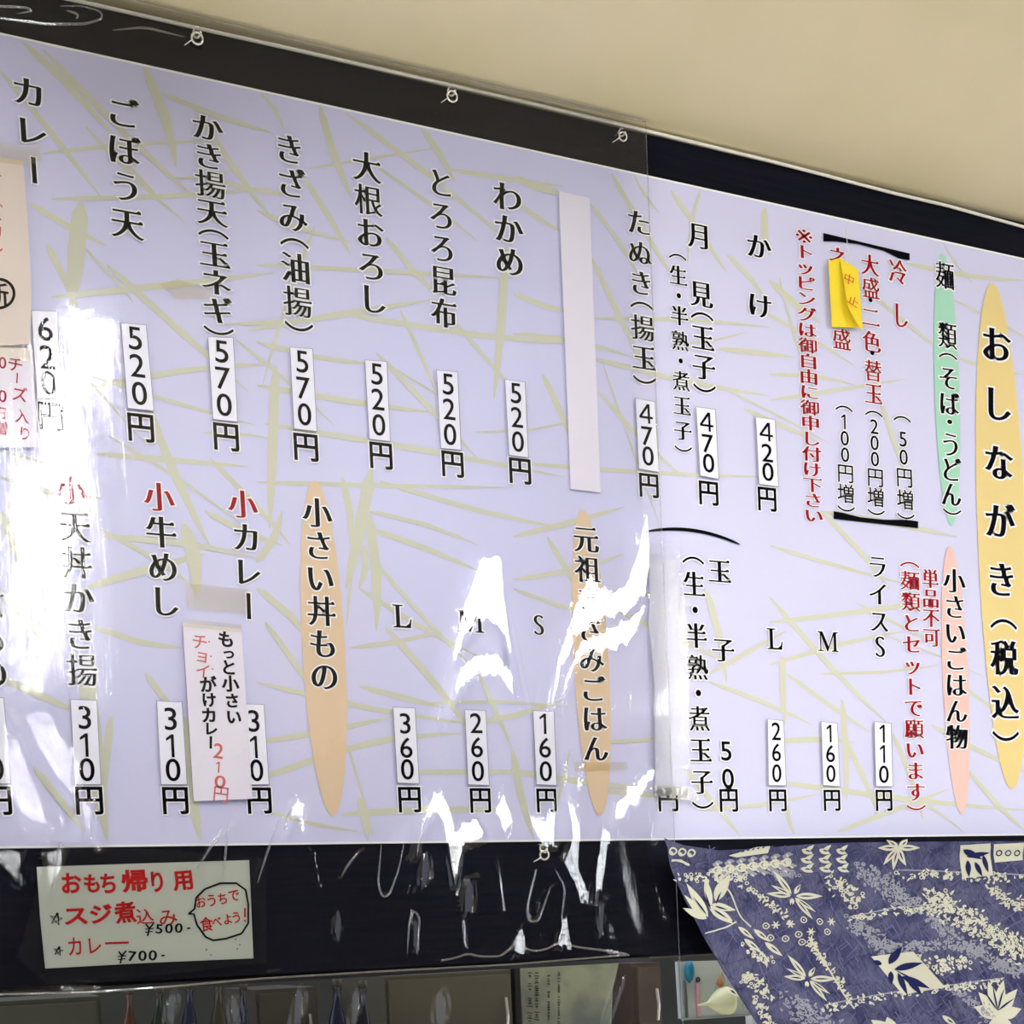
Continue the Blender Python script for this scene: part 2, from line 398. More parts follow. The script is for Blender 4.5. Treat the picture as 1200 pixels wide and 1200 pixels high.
# straw pattern (flat print)
ST = [(20, 45, 135, 165, 9), (50, 60, 235, 240, 8), (168, 78, 206, 198, 13), (190, 112, 320, 158, 7), (225, 125, 320, 260, 8), (0, 85, 120, 235, 7), (50, 182, 250, 168, 5),
      (35, 240, 125, 290, 8), (60, 235, 320, 222, 6), (95, 240, 84, 360, 20), (55, 288, 92, 365, 9), (125, 312, 290, 460, 9), (60, 350, 320, 322, 8), (240, 210, 350, 232, 6), (100, 150, 220, 265, 5),
      (110, 455, 320, 428, 7), (100, 440, 300, 500, 5), (110, 533, 290, 548, 7), (172, 475, 245, 640, 11), (245, 538, 340, 640, 7), (180, 300, 180, 300, 1),
      (372, 120, 412, 235, 11), (300, 105, 332, 155, 5), (405, 135, 600, 290, 8), (492, 150, 532, 215, 10), (525, 200, 660, 220, 7), (430, 190, 560, 285, 5), (355, 210, 410, 300, 9), (300, 248, 410, 285, 6),
      (300, 312, 600, 328, 6), (290, 388, 510, 352, 8), (395, 368, 690, 405, 8), (300, 402, 440, 428, 7), (440, 415, 560, 540, 8), (468, 365, 515, 470, 6), (322, 430, 315, 620, 13), (300, 453, 510, 485, 8), (310, 498, 660, 560, 8),
      (592, 290, 578, 468, 13), (452, 280, 515, 350, 8), (520, 365, 620, 480, 6), (300, 566, 600, 572, 6), (434, 550, 405, 690, 16), (445, 565, 660, 620, 7),
      (600, 210, 660, 230, 12), (600, 235, 660, 275, 7), (690, 240, 750, 330, 7), (715, 205, 790, 330, 9), (785, 225, 850, 320, 9), (895, 245, 900, 300, 13), (690, 300, 760, 445, 9), (600, 345, 670, 368, 8), (600, 392, 740, 420, 7), (635, 440, 670, 520, 10),
      (690, 375, 900, 385, 6), (690, 420, 900, 465, 8), (850, 300, 900, 360, 8), (700, 460, 800, 560, 7), (840, 410, 930, 420, 8), (600, 543, 900, 560, 6), (900, 330, 960, 380, 12), (870, 480, 960, 520, 7),
      (900, 440, 1000, 452, 6), (900, 470, 1060, 445, 6), (1000, 330, 1110, 420, 7), (1030, 470, 1060, 560, 9), (1060, 310, 1200, 330, 8), (1120, 420, 1200, 440, 6), (880, 360, 1000, 430, 6), (960, 600, 1120, 630, 9), (960, 600, 1040, 690, 9),
      (900, 640, 1060, 685, 6), (900, 700, 1040, 850, 9), (900, 730, 1120, 700, 8), (900, 780, 1060, 740, 7), (915, 770, 918, 850, 11), (920, 790, 1020, 860, 7), (985, 820, 990, 940, 12), (900, 870, 1000, 870, 9), (960, 790, 1100, 780, 5), (1090, 850, 1200, 905, 8), (1120, 800, 1200, 860, 6),
      (900, 915, 1200, 950, 9), (980, 975, 1110, 925, 8), (985, 860, 1030, 960, 10), (1130, 900, 1200, 975, 9), (1045, 860, 1080, 960, 9), (920, 940, 930, 978, 8),
      (600, 630, 730, 595, 8), (600, 680, 730, 650, 7), (640, 630, 700, 720, 9), (600, 690, 700, 720, 6), (720, 715, 860, 780, 8), (825, 690, 850, 800, 12), (830, 790, 920, 740, 7), (830, 800, 950, 850, 7), (720, 700, 800, 690, 5), (700, 870, 800, 860, 6), (600, 905, 760, 925, 9), (690, 925, 800, 935, 8), (600, 880, 625, 985, 12), (800, 900, 870, 985, 9), (820, 950, 960, 930, 6),
      (430, 600, 440, 740, 14), (425, 640, 420, 690, 9), (400, 560, 410, 640, 10), (430, 620, 560, 670, 8), (430, 650, 560, 790, 6), (420, 690, 560, 770, 7), (410, 760, 520, 740, 6), (430, 600, 560, 640, 6), (450, 735, 560, 870, 10), (420, 805, 520, 830, 8), (300, 800, 560, 850, 7), (300, 870, 460, 840, 8), (300, 915, 480, 860, 9), (400, 955, 600, 950, 10), (310, 950, 420, 975, 5), (420, 935, 430, 985, 12), (400, 880, 540, 860, 7),
      (560, 790, 600, 880, 7), (540, 850, 660, 820, 8), (480, 905, 640, 905, 8), (300, 660, 330, 600, 10), (300, 690, 370, 760, 10), (215, 615, 230, 700, 18), (100, 690, 240, 650, 10), (110, 735, 215, 760, 8), (120, 630, 300, 655, 8), (310, 730, 380, 830, 8), (0, 795, 90, 835, 10), (100, 780, 125, 985, 22), (130, 840, 118, 960, 10), (170, 790, 215, 850, 8), (40, 900, 100, 975, 9), (0, 600, 20, 660, 12), (0, 695, 60, 760, 9), (215, 840, 235, 985, 18), (240, 600, 330, 640, 8), (0, 560, 120, 585, 7), (115, 620, 230, 690, 6)]
for _ in range(30):
    x, y = random.uniform(-80, 1280), random.uniform(60, 985); a = random.uniform(-0.25, 1.0) if random.random() < .75 else random.uniform(1.2, 1.9); L = random.uniform(80, 220)
    ST.append((x, y, x + L * math.cos(a), y + L * math.sin(a), random.uniform(3, 5)))
def clipy(p):
    p[2] = min(max(p[2], BB + 0.003), BT - 0.003); return p
sv, sf = [], []
for k, (x0, y0, x1, y1, w) in enumerate(ST):
    P0, P1 = W(x0, y0), W(x1, y1)
    if np.linalg.norm(P1 - P0) < .01 or max(P0[0], P1[0]) > 1.78 or min(P0[0], P1[0]) < -0.33: continue
    lo, hi = BB + .003, BT - .003
    d = P1 - P0
    if abs(d[2]) > 1e-6:
        ts = sorted(((lo - P0[2]) / d[2], (hi - P0[2]) / d[2])); t0, t1 = max(0, ts[0]), min(1, ts[1])
    else: t0, t1 = 0, 1
    if t1 - t0 < .05: continue
    P0, P1 = P0 + d * t0, P0 + d * t1
    u = _n(P1 - P0); nr = np.array([-u[2], 0, u[0]]); hw = w * 0.00095 / 2
    b = len(sv)
    for t, q in ((0, .25), (.12, .9), (.5, 1), (.8, .7), (1, .12)):
        c = P0 + (P1 - P0) * t; bend = nr * (math.sin(t * math.pi) * (random.Random(k).uniform(-1, 1)) * 0.006)
        c = c + bend; c[1] = YB - 0.0004 - k * 1e-6
        for s in (1, -1):
            v = c + nr * hw * q * s; v[2] = min(max(v[2], lo), hi); sv.append(v)
    sf += [(b + 2 * i, b + 2 * i + 1, b + 2 * i + 3, b + 2 * i + 2) for i in range(4)]
link('straw_pattern', sv, sf, M['straw'], mb, kind='stuff')

def oval(x0, y0, x1, y1, w, m, yy, label):
    c0, c1 = W(x0, y0, yy), W(x1, y1, yy); c = (c0 + c1) / 2; d = (c1 - c0) / 2
    hw = (W((x0 + x1) / 2 + w / 2, (y0 + y1) / 2, yy) - W((x0 + x1) / 2 - w / 2, (y0 + y1) / 2, yy))[0] / 2
    vs = [c + d * math.cos(a) + np.array([hw * math.sin(a), 0, 0]) for a in np.linspace(0, 2 * math.pi, 64, endpoint=False)]
    link('heading_oval', vs, [tuple(range(64))], m, mb, label=label)
YO = YB - 0.0010
oval(1163, 332, 1186, 925, 57, M['gold'], YO, 'tall golden yellow oval behind the main heading')
oval(1105, 297, 1115, 616, 29, M['green'], YO, 'pale green oval behind the noodle heading')
oval(1113, 640, 1127, 954, 30, M['pink'], YO, 'pale pink oval behind the small rice heading')
oval(683, 597, 703, 956, 41, M['peach'], YO, 'peach oval behind the original chopped rice heading')
oval(369, 563, 390, 956, 50, M['peach'], YO, 'peach oval behind the small rice bowl heading')
YT = YB - 0.0016
def col(text, top, bot, w, h=None, style='min', red=False, extra=None):
    k = Ink(YT); k.column(text, top, bot, w, h, style)
    if extra: extra(k)
    k.build('lettering', M['red' if red else 'black'], mb)
col('カレー', (32, 90), (41, 217), 39, 38)
col('ごぼう天', (143, 114), (150, 280), 38, 39)
col('かき揚天（玉ネギ）', (242, 134), (257, 396), 36, 34)
col('きざみ（油揚）', (338, 157), (351, 392), 34, 38)
col('大根おろし', (429, 178), (438, 368), 33, 38)
col('とろろ昆布', (516, 197), (521, 384), 30, 37)
col('わかめ', (594, 213), (598, 324), 34, 38)
col('たぬき（揚玉）', (748, 246), (756, 453), 28, 32)
col('月　見（玉子）', (819, 261), (826, 463), 27, 33)
col('（生・半熟・煮玉子）', (794, 295), (801, 532), 21, 25)
col('か　け', (889, 274), (891, 373), 29, 32)
col('※トッピングは御自由に御申し付け下さい', (942, 268), (954, 613), 23, 19, 'min', True)
col('ネ', (981, 289), (983, 316), 22, 26, 'min', True)
col('盛', (986, 385), (987, 412), 22, 27, 'min', True)
col('大盛', (1019, 298), (1021, 350), 21, 27, 'min', True)
col('二色', (1020, 359), (1022, 413), 21, 27, 'min', True)
col('替玉', (1023, 422), (1024, 474), 21, 27, 'min', True)
for p in ((1020, 355), (1022, 417)): col('・', (p[0], p[1] - 9), (p[0] + .5, p[1] + 9), 20, 20)
col('冷', (1052, 304), (1053, 335), 21, 31, 'min', True)
col('し', (1055, 354), (1056, 386), 19, 33, 'min', True)
col('（100円増）', (989, 473), (992, 602), 21, 24, 'numr')
col('（200円増）', (1024, 479), (1027, 606), 21, 24, 'numr')
col('（_50円増）', (1057, 485), (1062, 611), 21, 25, 'numr')
def bracket(o, flip):
    k = Ink(YT); k.poly(o); k.build('bracket_mark', M['black'], mb)
bracket([(965, 273), (1066, 297), (1066, 305), (1054, 303), (1036, 294), (1005, 286), (980, 283), (965, 283)], 0)
bracket([(977, 608), (1076, 619), (1076, 611), (1062, 609), (1036, 609), (1008, 606), (988, 601), (977, 599)], 1)
col('麺', (1107, 307), (1108, 342), 22, 34)
col('類', (1110, 378), (1111, 410), 22, 33)
col('（', (1111, 411), (1111, 426), 22, 26)
col('そば', (1111, 429), (1113, 487), 24, 30)
col('・', (1113, 488), (1113, 505), 24, 22)
col('うどん', (1114, 506), (1115, 594), 24, 32)
col('）', (1116, 594), (1116, 608), 22, 26)
col('おしながき', (1167, 383), (1174, 700), 35, 45, 'minb')
col('（税込）', (1176, 721), (1179, 873), 32, 44, 'minb')
col('小さいごはん物', (1118, 666), (1122, 878), 26, 31)
col('単品不可', (1090, 667), (1092, 758), 20, 24, 'min', True)
col('（麺類とセットで願います）', (1066, 656), (1074, 952), 23, 24, 'min', True)
col('ライス', (1028, 650), (1031, 742), 23, 30)
col('S', (1031, 741), (1032, 775), 26, 36, 'serif')
col('M', (970, 737), (971, 772), 26, 32, 'serif')
col('L', (907, 733), (908, 769), 28, 34, 'serif')
col('玉', (843, 655), (844, 687), 27, 31)
col('子', (847, 747), (848, 780), 27, 31)
col('（生・半熟・煮玉子）', (812, 649), (824, 951), 26, 32)
col('50', (850, 868), (854, 924), 30, 32, 'num')
col('元祖きざみごはん', (686, 616), (699, 893), 30, 34)
col('S', (631, 716), (632, 747), 27, 35, 'serif')
col('M', (551, 712), (552, 743), 34, 35, 'serif')
col('L', (470, 705), (471, 740), 34, 37, 'serif')
col('小さい丼もの', (371, 583), (381, 810), 34, 38, 'min')
col('カレー', (288, 612), (292, 728), 34, 38)
col('小', (284, 574), (285, 610), 34, 36, 'min', True)
col('牛めし', (188, 605), (194, 723), 36, 40)
col('小', (186, 565), (187, 602), 35, 37, 'min', True)
col('天丼かき揚', (87, 598), (97, 804), 37, 41)
col('小', (83, 557), (84, 594), 36, 37, 'min', True)
col('すじ煮もの', (-18, 602), (-8, 808), 37, 41)
k = Ink(YT); A = np.linspace(-1, 1, 25)
k.stroke([(812 + 55 * a - 0, 621.5 + 9 * abs(a) ** 2 + 7.5 * a) for a in A], [1.2 + 2.8 * (1 - a * a) ** .5 for a in A]); k.build('bracket_mark', M['black'], mb)
# yen marks
YEN = [(60, 487, 30, 33), (165, 500, 31, 33), (265, 511, 30, 32), (358.5, 523, 29, 32), (446.5, 533, 27, 31), (530.5, 543, 26, 30), (609.5, 551, 26, 30), (760.5, 568, 23, 28), (830.5, 577, 23, 28), (899, 584, 22, 28),
       (1036, 937, 20, 25), (975, 937, 20, 25), (911.5, 937, 21, 26), (854, 937, 22, 27), (783, 936, 24, 28), (640.5, 937, 24, 28), (563, 937, 25, 29), (480, 936, 27, 30), (304, 937, 29, 31), (205.5, 937, 31, 32), (104.5, 937, 33, 33), (-3, 937, 34, 34)]
for x, y, w, h in YEN:
    k = Ink(YT); k.one('円', (x, y), w * 1.12, h * 1.13, 'goth'); k.build('yen_mark', M['black'], mb)

# ------------------------------------------------------------------ price stickers
STK = [('620', (37, 364), (66, 365), (73, 467), (44, 466), 'curry column at the far left of the upper row'),
       ('520', (142, 379), (171, 381), (180, 481), (150, 478), 'burdock tempura column, upper row'),
       ('570', (244, 395), (273, 396), (278, 494), (250, 491), 'onion tempura column, upper row'),
       ('570', (340, 407), (366, 409), (371, 505), (345, 502), 'fried tofu column, upper row'),
       ('520', (428, 422), (453, 424), (457, 517), (433, 514), 'grated radish column, upper row'),
       ('520', (512, 434), (536, 436), (540, 527), (517, 525), 'grated yam and kelp column, upper row'),
       ('520', (592, 445), (615, 448), (619, 536), (597, 533), 'seaweed column just left of the blank strip'),
       ('470', (745, 467), (767, 471), (772, 553), (749, 549), 'first column right of the blank strip'),
       ('470', (816, 477), (838, 480), (842, 561), (821, 557), 'egg column, upper row'),
       ('420', (886, 489), (908, 492), (912, 570), (890, 567), 'plain noodle column, upper row'),
       ('110', (1025, 846), (1044, 848), (1046, 921), (1027, 921), 'small rice column, rightmost of the lower row'),
       ('160', (963, 846), (981, 848), (984, 921), (965, 920), 'medium rice column near the right'),
       ('260', (900, 843), (918, 845), (921, 920), (901, 920), 'large rice column near the egg column'),
       ('160', (625, 833), (649, 834), (652, 920), (629, 919), 'size S column left of the lower peach oval'),
       ('260', (545, 832), (569, 833), (573, 920), (549, 919), 'size M column in the middle of the lower row'),
       ('360', (461, 829), (486, 830), (491, 918), (466, 917), 'size L column in the lower row'),
       ('310', (283, 825), (309, 826), (315, 919), (289, 919), 'small curry column, half hidden by the handwritten note'),
       ('310', (184, 822), (213, 823), (219, 919), (189, 919), 'small beef rice column, lower row'),
       ('310', (83, 820), (113, 821), (118, 919), (88, 919), 'small tempura bowl column, lower row at the left'),
       ('310', (-26, 818), (4, 818), (12, 918), (-18, 918), 'left edge of the picture, lower row')]
for txt, a, b, c, d, wh in STK:
    yy = YB - 0.0036
    P = [W(*q, yy) for q in (a, b, c, d)]
    ctr = sum(P) / 4
    o = empty('price_sticker', ctr, 'white sticker reading %s in the %s' % (txt, wh) if 'edge' not in wh else 'white price sticker cut off by the left edge of the picture, lower row', 'price sticker', 'price stickers on the menu board')
    link('sticker', *slab([a, b, c, d], yy, 0.0003), M['sticker'], o)
    link('sticker_border', *slab([(a[0] - .6, a[1] - .6), (b[0] + .8, b[1] - .6), (c[0] + .8, c[1] + .8), (d[0] - .6, d[1] + .8)], yy + 0.0002, 0.0002), mat('sticker_rim', (150, 150, 165), .6), o)
    k = Ink(yy - 0.0004); t = ((a[0] + b[0]) / 2 + .5, a[1] + 3); bt = ((c[0] + d[0]) / 2 - .5, d[1] - 3)
    w = b[0] - a[0]; k.column(txt, t, bt, w * 1.32, (d[1] - a[1]) * 0.385, 'numr', halo=False); k.build('numerals', M['black'], o)

# ------------------------------------------------------------------ strips, notes, tapes
link('blank_strip', *slab([(655, 224), (691, 232), (704, 577), (669, 573)], YB - 0.0036, 0.0005), M['paper'], label='long blank white paper strip covering a column beside the seaweed column', cat='paper strip')

def bent(pts_left, pts_right, yy, th=0.0004, bulge=0.0):
    """strip between two px polylines, a little wavy in depth"""
    V = []; n = len(pts_left)
    for k_ in range(2):
        for i, (l, r) in enumerate(zip(pts_left, pts_right)):
            for j in range(7):
                t = j / 6; x = l[0] + (r[0] - l[0]) * t; y = l[1] + (r[1] - l[1]) * t
                off = bulge * (math.sin(i * 2.1) * .5 + math.sin(t * math.pi))
                V.append(W(x, y, yy - off) + np.array([0, k_ * th, 0]))
    Fc = []
    for i in range(n - 1):
        for j in range(6):
            a = i * 7 + j; q = (a, a + 1, a + 8, a + 7); Fc.append(q); Fc.append(tuple(v + n * 7 for v in reversed(q)))
    return V, Fc
o = empty('paper_strip_in_pouch', W(785, 780, -0.006), 'narrow silvery paper strip inside a clear crinkled pouch beside the egg column', 'paper strip')
Lp = [(760, 652), (762, 700), (760, 730), (766, 790), (767, 840), (768, 932)]; Rp = [(794, 656), (797, 700), (795, 730), (799, 790), (801, 840), (805, 932)]
link('paper_strip', *bent(Lp, Rp, YB - 0.005, bulge=0.0012), M['silver_paper'], o, smooth=True)
Lq = [(757, 636), (758, 700), (758, 740), (760, 800), (764, 860), (767, 938)]; Rq = [(796, 637), (802, 700), (806, 740), (808, 800), (808, 860), (807, 938)]
link('pouch', *bent(Lq, Rq, YB - 0.0075, bulge=0.002), M['pouch'], o, smooth=True)

# handwritten curry note
yy = YB - 0.0070
o = empty('curry_note', W(255, 830, yy), 'white handwritten note for a smaller curry taped over the 310 price', 'note')
link('paper', *slab([(214, 730), (283, 737), (296, 936), (227, 939)], yy, 0.0008), M['paper'], o)
k = Ink(yy - 0.0004)
for ch, x, y, s in (('も', 265, 749, 20), ('っ', 268, 765, 16), ('と', 268, 782, 19), ('小', 270, 801, 20), ('さ', 272, 821, 18), ('い', 274, 840, 19), ('が', 244, 802, 20), ('け', 245, 820, 18), ('カ', 245, 838, 19), ('レ', 247, 854, 17), ('ー', 247, 870, 17)):
    k.one(ch, (x, y), s, s, 'brush', False, rot=random.uniform(-6, 3))
k.build('black_writing', M['black'], o)
k = Ink(yy - 0.0004)
for ch, x, y, s, st in (('チ', 234, 752, 20, 'numr'), ('ョ', 237, 768, 19, 'numr'), ('イ', 238, 786, 19, 'numr'), ('2', 256, 880, 25, 'num'), ('1', 256, 899, 18, 'pen'), ('0', 258, 916, 20, 'num'), ('円', 259, 930, 20, 'numr')):
    k.one(ch, (x, y), s if ch != '0' else 28, s, st, False, rot=-8)
for x, y in ((245, 752), (247, 769), (249, 784)): k.poly([(x - 1.2, y), (x, y - 1.2), (x + 1.2, y), (x, y + 1.2)])
k.build('red_writing', M['pale_red'], o)

# notes at the left edge
yy = YB - 0.0060
o = empty('new_item_note', W(5, 300, yy), 'beige paper note with a circled black character at the left edge', 'note')
link('paper', *slab([(-90, 150), (-90, 410), (0, 405), (35, 403), (37, 350), (35, 300), (32, 250), (27, 189), (0, 184)], yy, 0.0006), M['beige_paper'], o)
k = Ink(yy - 0.0004)
k.stroke([(-2 + 18.5 * math.cos(a), 344 + 17 * math.sin(a)) for a in np.linspace(0, 2 * math.pi, 40)], 3.4)
k.one('新', (-3, 344), 27, 29, 'goth', False); k.build('black_writing', M['black'], o)
k = Ink(yy - 0.0004); k.column('チーズカレー', (-9, 195), (-6, 322), 24, 22, 'numr', False)
k.build('red_writing', mat('rust_marker', (176, 92, 70), .5), o)
yy2 = YB - 0.0052
o = empty('cheese_note', W(15, 480, yy2), 'pale paper note with thin red writing about cheese below the beige note', 'note')
link('paper', *slab([(-90, 408), (-90, 528), (0, 524), (43, 524), (41, 470), (38, 424), (36, 408)], yy2, 0.0005), M['paper'], o)
k = Ink(yy2 - 0.0004)
for ch, x, y, s in (('チ', 18, 427, 19), ('ー', 20, 443, 15), ('ズ', 23, 462, 19), ('入', 26, 488, 17), ('り', 29, 508, 17), ('0', 3, 425, 19), ('0', 3, 464, 20), ('円', 0, 483, 15), ('増', 1, 501, 17)):
    k.one(ch, (x, y), s, s, 'numr', False, rot=-6)
k.build('red_writing', M['thin_red'], o)
def tape(pts, yy, label): link('clear_tape', *slab(pts, yy, 0.0002), M['tape'], label=label, cat='tape', group='pieces of old clear tape')
tape([(-20, 160), (28, 172), (46, 168), (50, 188), (30, 194), (-20, 188)], YB - 0.0085, 'yellowed clear tape holding the beige note at the left edge')
tape([(-20, 402), (37, 403), (39, 424), (-20, 420)], YB - 0.0085, 'clear tape joining the beige note and the cheese note')
tape([(218, 683), (290, 690), (290, 719), (219, 712)], YB - 0.0036, 'smudged clear tape above the curry note')
tape([(215, 725), (283, 732), (284, 741), (215, 734)], YB - 0.0095, 'glossy clear tape along the top edge of the curry note')
tape([(187, 333), (207, 327), (248, 338), (246, 350), (205, 350)], YB - 0.0036, 'small curled scrap of tape beside the onion tempura writing')
tape([(672, 893), (735, 893), (736, 902), (674, 904)], YB - 0.0036, 'thin yellowed tape across the lower peach oval')
tape([(765, 920), (812, 922), (822, 938), (767, 934)], YB - 0.0105, 'clear tape at the foot of the paper strip in the pouch')

# yellow folded tag
yy = YB - 0.007
o = empty('yellow_tag', W(990, 345, yy), 'folded yellow paper tag with two red characters hanging over a red column', 'tag')
link('back_leaf', *slab([(971, 306), (985, 302), (1003, 318), (1008, 384), (975, 383)], yy, 0.0005), M['yellow'], o)
fl = [(984.5, 303, 0), (988, 325, 0), (991, 345, 0), (994, 360, 0), (1001, 374, 0), (1011, 387, 0)]; fr = [(1005, 315), (1007, 330), (1008, 345), (1009, 360), (1010, 374), (1011.5, 387.5)]
V = [W(x, y, yy - 0.010 * (i / 5) - 0.002) for i, (x, y, _) in enumerate(fl)] + [W(x, y, yy - 0.0008 - 0.006 * (i / 5)) for i, (x, y) in enumerate(fr)]
link('front_flap', V, [(i, i + 1, i + 7, i + 6) for i in range(5)], M['yellow'], o)
k = Ink(yy - 0.010)
k.one('中', (995, 327), 13, 13, 'numr', False, rot=-14); k.one('止', (1000, 353), 13, 12, 'numr', False, rot=-22); k.build('red_writing', mat('tag_marker', (205, 90, 30), .5), o)
link('thread', *tube([W(991, 267, yy + .002), W(993, 285, yy), W(996, 300, yy), W(996, 310, yy - .002)], 0.0005, 6), M['nylon'], o)

# takeaway sign
yy = -0.0060
o = empty('takeaway_sign', W(170, 1130, yy), 'white takeaway sign with bold red brush writing on the dark panel', 'sign')
link('card', *slab([(43, 1016), (160, 1012), (292, 1008), (297, 1123), (180, 1128), (53, 1135), (47, 1075)], yy, 0.0008), M['grey_paper'], o)
k = Ink(yy - 0.0004)
for ch, x, y, s, h in (('お', 83, 1035, 25, 27), ('も', 108, 1035, 22, 24), ('ち', 127, 1035, 22, 26), ('帰', 158, 1032, 32, 27), ('り', 184, 1033, 21, 27), ('用', 215, 1031, 25, 25), ('ス', 89, 1073, 31, 24), ('ジ', 118, 1071, 28, 25), ('煮', 147, 1069, 25, 26)):
    k.one(ch, (x, y), s, h, 'brush', False, rot=random.uniform(-3, 5))
for ch, x, y, s, h in (('込', 170, 1074, 22, 20), ('み', 197, 1075, 23, 22), ('カ', 88, 1109, 20, 25), ('レ', 110, 1108, 20, 23)): k.one(ch, (x, y), s, h, 'num', False, rot=2)
k.stroke([(123, 1105.5), (137, 1105), (151, 1104.5)], 2.6)
for ch, x, y, s in (('お', 235, 1057, 13), ('う', 248, 1055, 14), ('ち', 261, 1053, 13), ('で', 274, 1049, 14), ('食', 242, 1083, 16), ('べ', 254, 1080, 12), ('よ', 267, 1077, 12), ('う', 277, 1075, 13)): k.one(ch, (x, y), s, s + 2, 'goth', False, rot=5)
k.stroke([(287, 1064), (287, 1075)], 2); k.poly([(286, 1078), (288, 1078), (288, 1080), (286, 1080)])
k.build('red_writing', M['brush_red'], o)
k = Ink(yy - 0.0006)
def yen_line(x0, y0, txt, s, step):
    x, y, txt = x0, y0, ' ' + txt[1:]
    k.stroke([(x - 4, y - 6), (x, y - 1)], 2.0); k.stroke([(x + 5, y - 7), (x, y - 1), (x - 2, y + 8)], 2.0); k.stroke([(x - 5, y), (x + 5, y - 1)], 1.3); k.stroke([(x - 5, y + 3.5), (x + 4, y + 2.5)], 1.3)
    for i, ch in enumerate(txt):
        if ch != ' ': k.one(ch, (x0 + i * step, y0 - i * .5), s * (1.35 if ch != '-' else 1), s * 1.1, 'goth', False, rot=-8 if ch != '-' else 3)
yen_line(175, 1089, '¥500-', 14, 11.5); yen_line(143, 1121, '¥700-', 15, 12)
for cx, cy, r in ((66, 1077, 7.5), (68.5, 1114.5, 5.5)):
    k.stroke([(cx + r * math.sin(a), cy - r * math.cos(a)) for a in [0.2 + i * 4 * math.pi / 5 for i in range(6)]], 2.2)
P = [(221, 1071), (227, 1071), (231, 1084), (241, 1098), (250, 1102), (265, 1100), (283, 1094), (291, 1082), (291, 1060), (288, 1043), (277, 1035), (258, 1035), (240, 1042), (230, 1052), (228, 1065), (221, 1071)]
k.stroke(P, 2.3)
for x, y in ((242, 1113), (247, 1119), (276, 1101), (281, 1107), (278, 1112)): k.poly([(x - 1, y), (x, y - 1), (x + 1, y), (x, y + 1)])
k.build('black_writing', M['black'], o)
link('clear_sleeve', *slab([(20, 1122), (60, 985), (60, 985), (312, 1006), (313, 1128), (60, 1158)], -0.0075, 0.0003), clear('sleeve_clear', 0.004, 0.08), o)

# ------------------------------------------------------------------ hooks and eyelets
def hook(px, py, label, s=1.0, low=False):
    c = W(px, py, -0.024); o = empty('hook_ring', c, label, 'hook')
    link('eyelet_ring', *ring(c, 0.0062 * s, 0.0013 * s, (0.15, 1, 0.1)), M['steel'], o, smooth=True)
    c2 = c + np.array([0.001, 0.004, 0.0095 * s])
    link('cup_hook', *ring(c2, 0.0052 * s, 0.0012 * s, (0.75, 0.6, 0.2), gap=1.0, start=.3), M['nylon'], o, smooth=True)
    link('hook_shank', *tube([c2 + [0, 0.004, 0.003], c2 + [0, 0.012, 0.006], c2 + [0, 0.028, 0.006]], 0.0013 * s, 8), M['steel'], o, smooth=True)
    link('tie_thread', *tube([c + [-0.0055, -0.001, -0.003], c + [-0.010, 0.001, -0.006], c + [-0.014, 0.004, -0.008]], 0.0005, 6), M['nylon'], o)
hook(231, 45, 'metal hook and eyelet ring at the upper left of the dark band')
hook(530, 113, 'metal hook and eyelet ring in the middle of the upper dark band')
hook(730, 160, 'metal hook and eyelet ring at the top right corner of the vinyl sheet', .85)
hook(638, 1002, 'metal hook and eyelet ring just below the bottom edge of the menu board', .95)

# ------------------------------------------------------------------ the clear vinyl sheet
XR = W(756, 600)[0] + 0.012           # right edge
X0, X1, Z0, Z1 = -0.20, XR, -0.22, 1.088
NX, NZ = 560, 680
gx = np.linspace(X0, X1, NX); gz = np.linspace(Z0, Z1, NZ); GX, GZ = np.meshgrid(gx, gz)
def px_xz(x, y): p = W(x, y, -0.02); return np.array([p[0], p[2] - OZ])
def smooth(t): t = np.clip(t, 0, 1); return t * t * (3 - 2 * t)
H = np.zeros_like(GX)
# the sheet bows out towards its lower hem and hangs in soft flutes
low = np.clip(0.33 - GZ, 0, None)
H += 0.02 * low ** 2
fl = 0.0003 * smooth((0.42 - GZ) / 0.5) + 0.0001
H += fl * np.sin(2 * math.pi * (GX * 9.0 + 0.9 * GZ + 0.35 * np.sin(GX * 11))) + 0.6 * fl * np.sin(2 * math.pi * (GX * 17.3 - 1.3 * GZ + 0.6 * np.sin(GX * 7 + GZ * 9)))
H += 0.0012 * np.sin(GX * 5.1 + GZ * 3.3) + 0.0008 * np.sin(GX * 9.7 - GZ * 6.1)
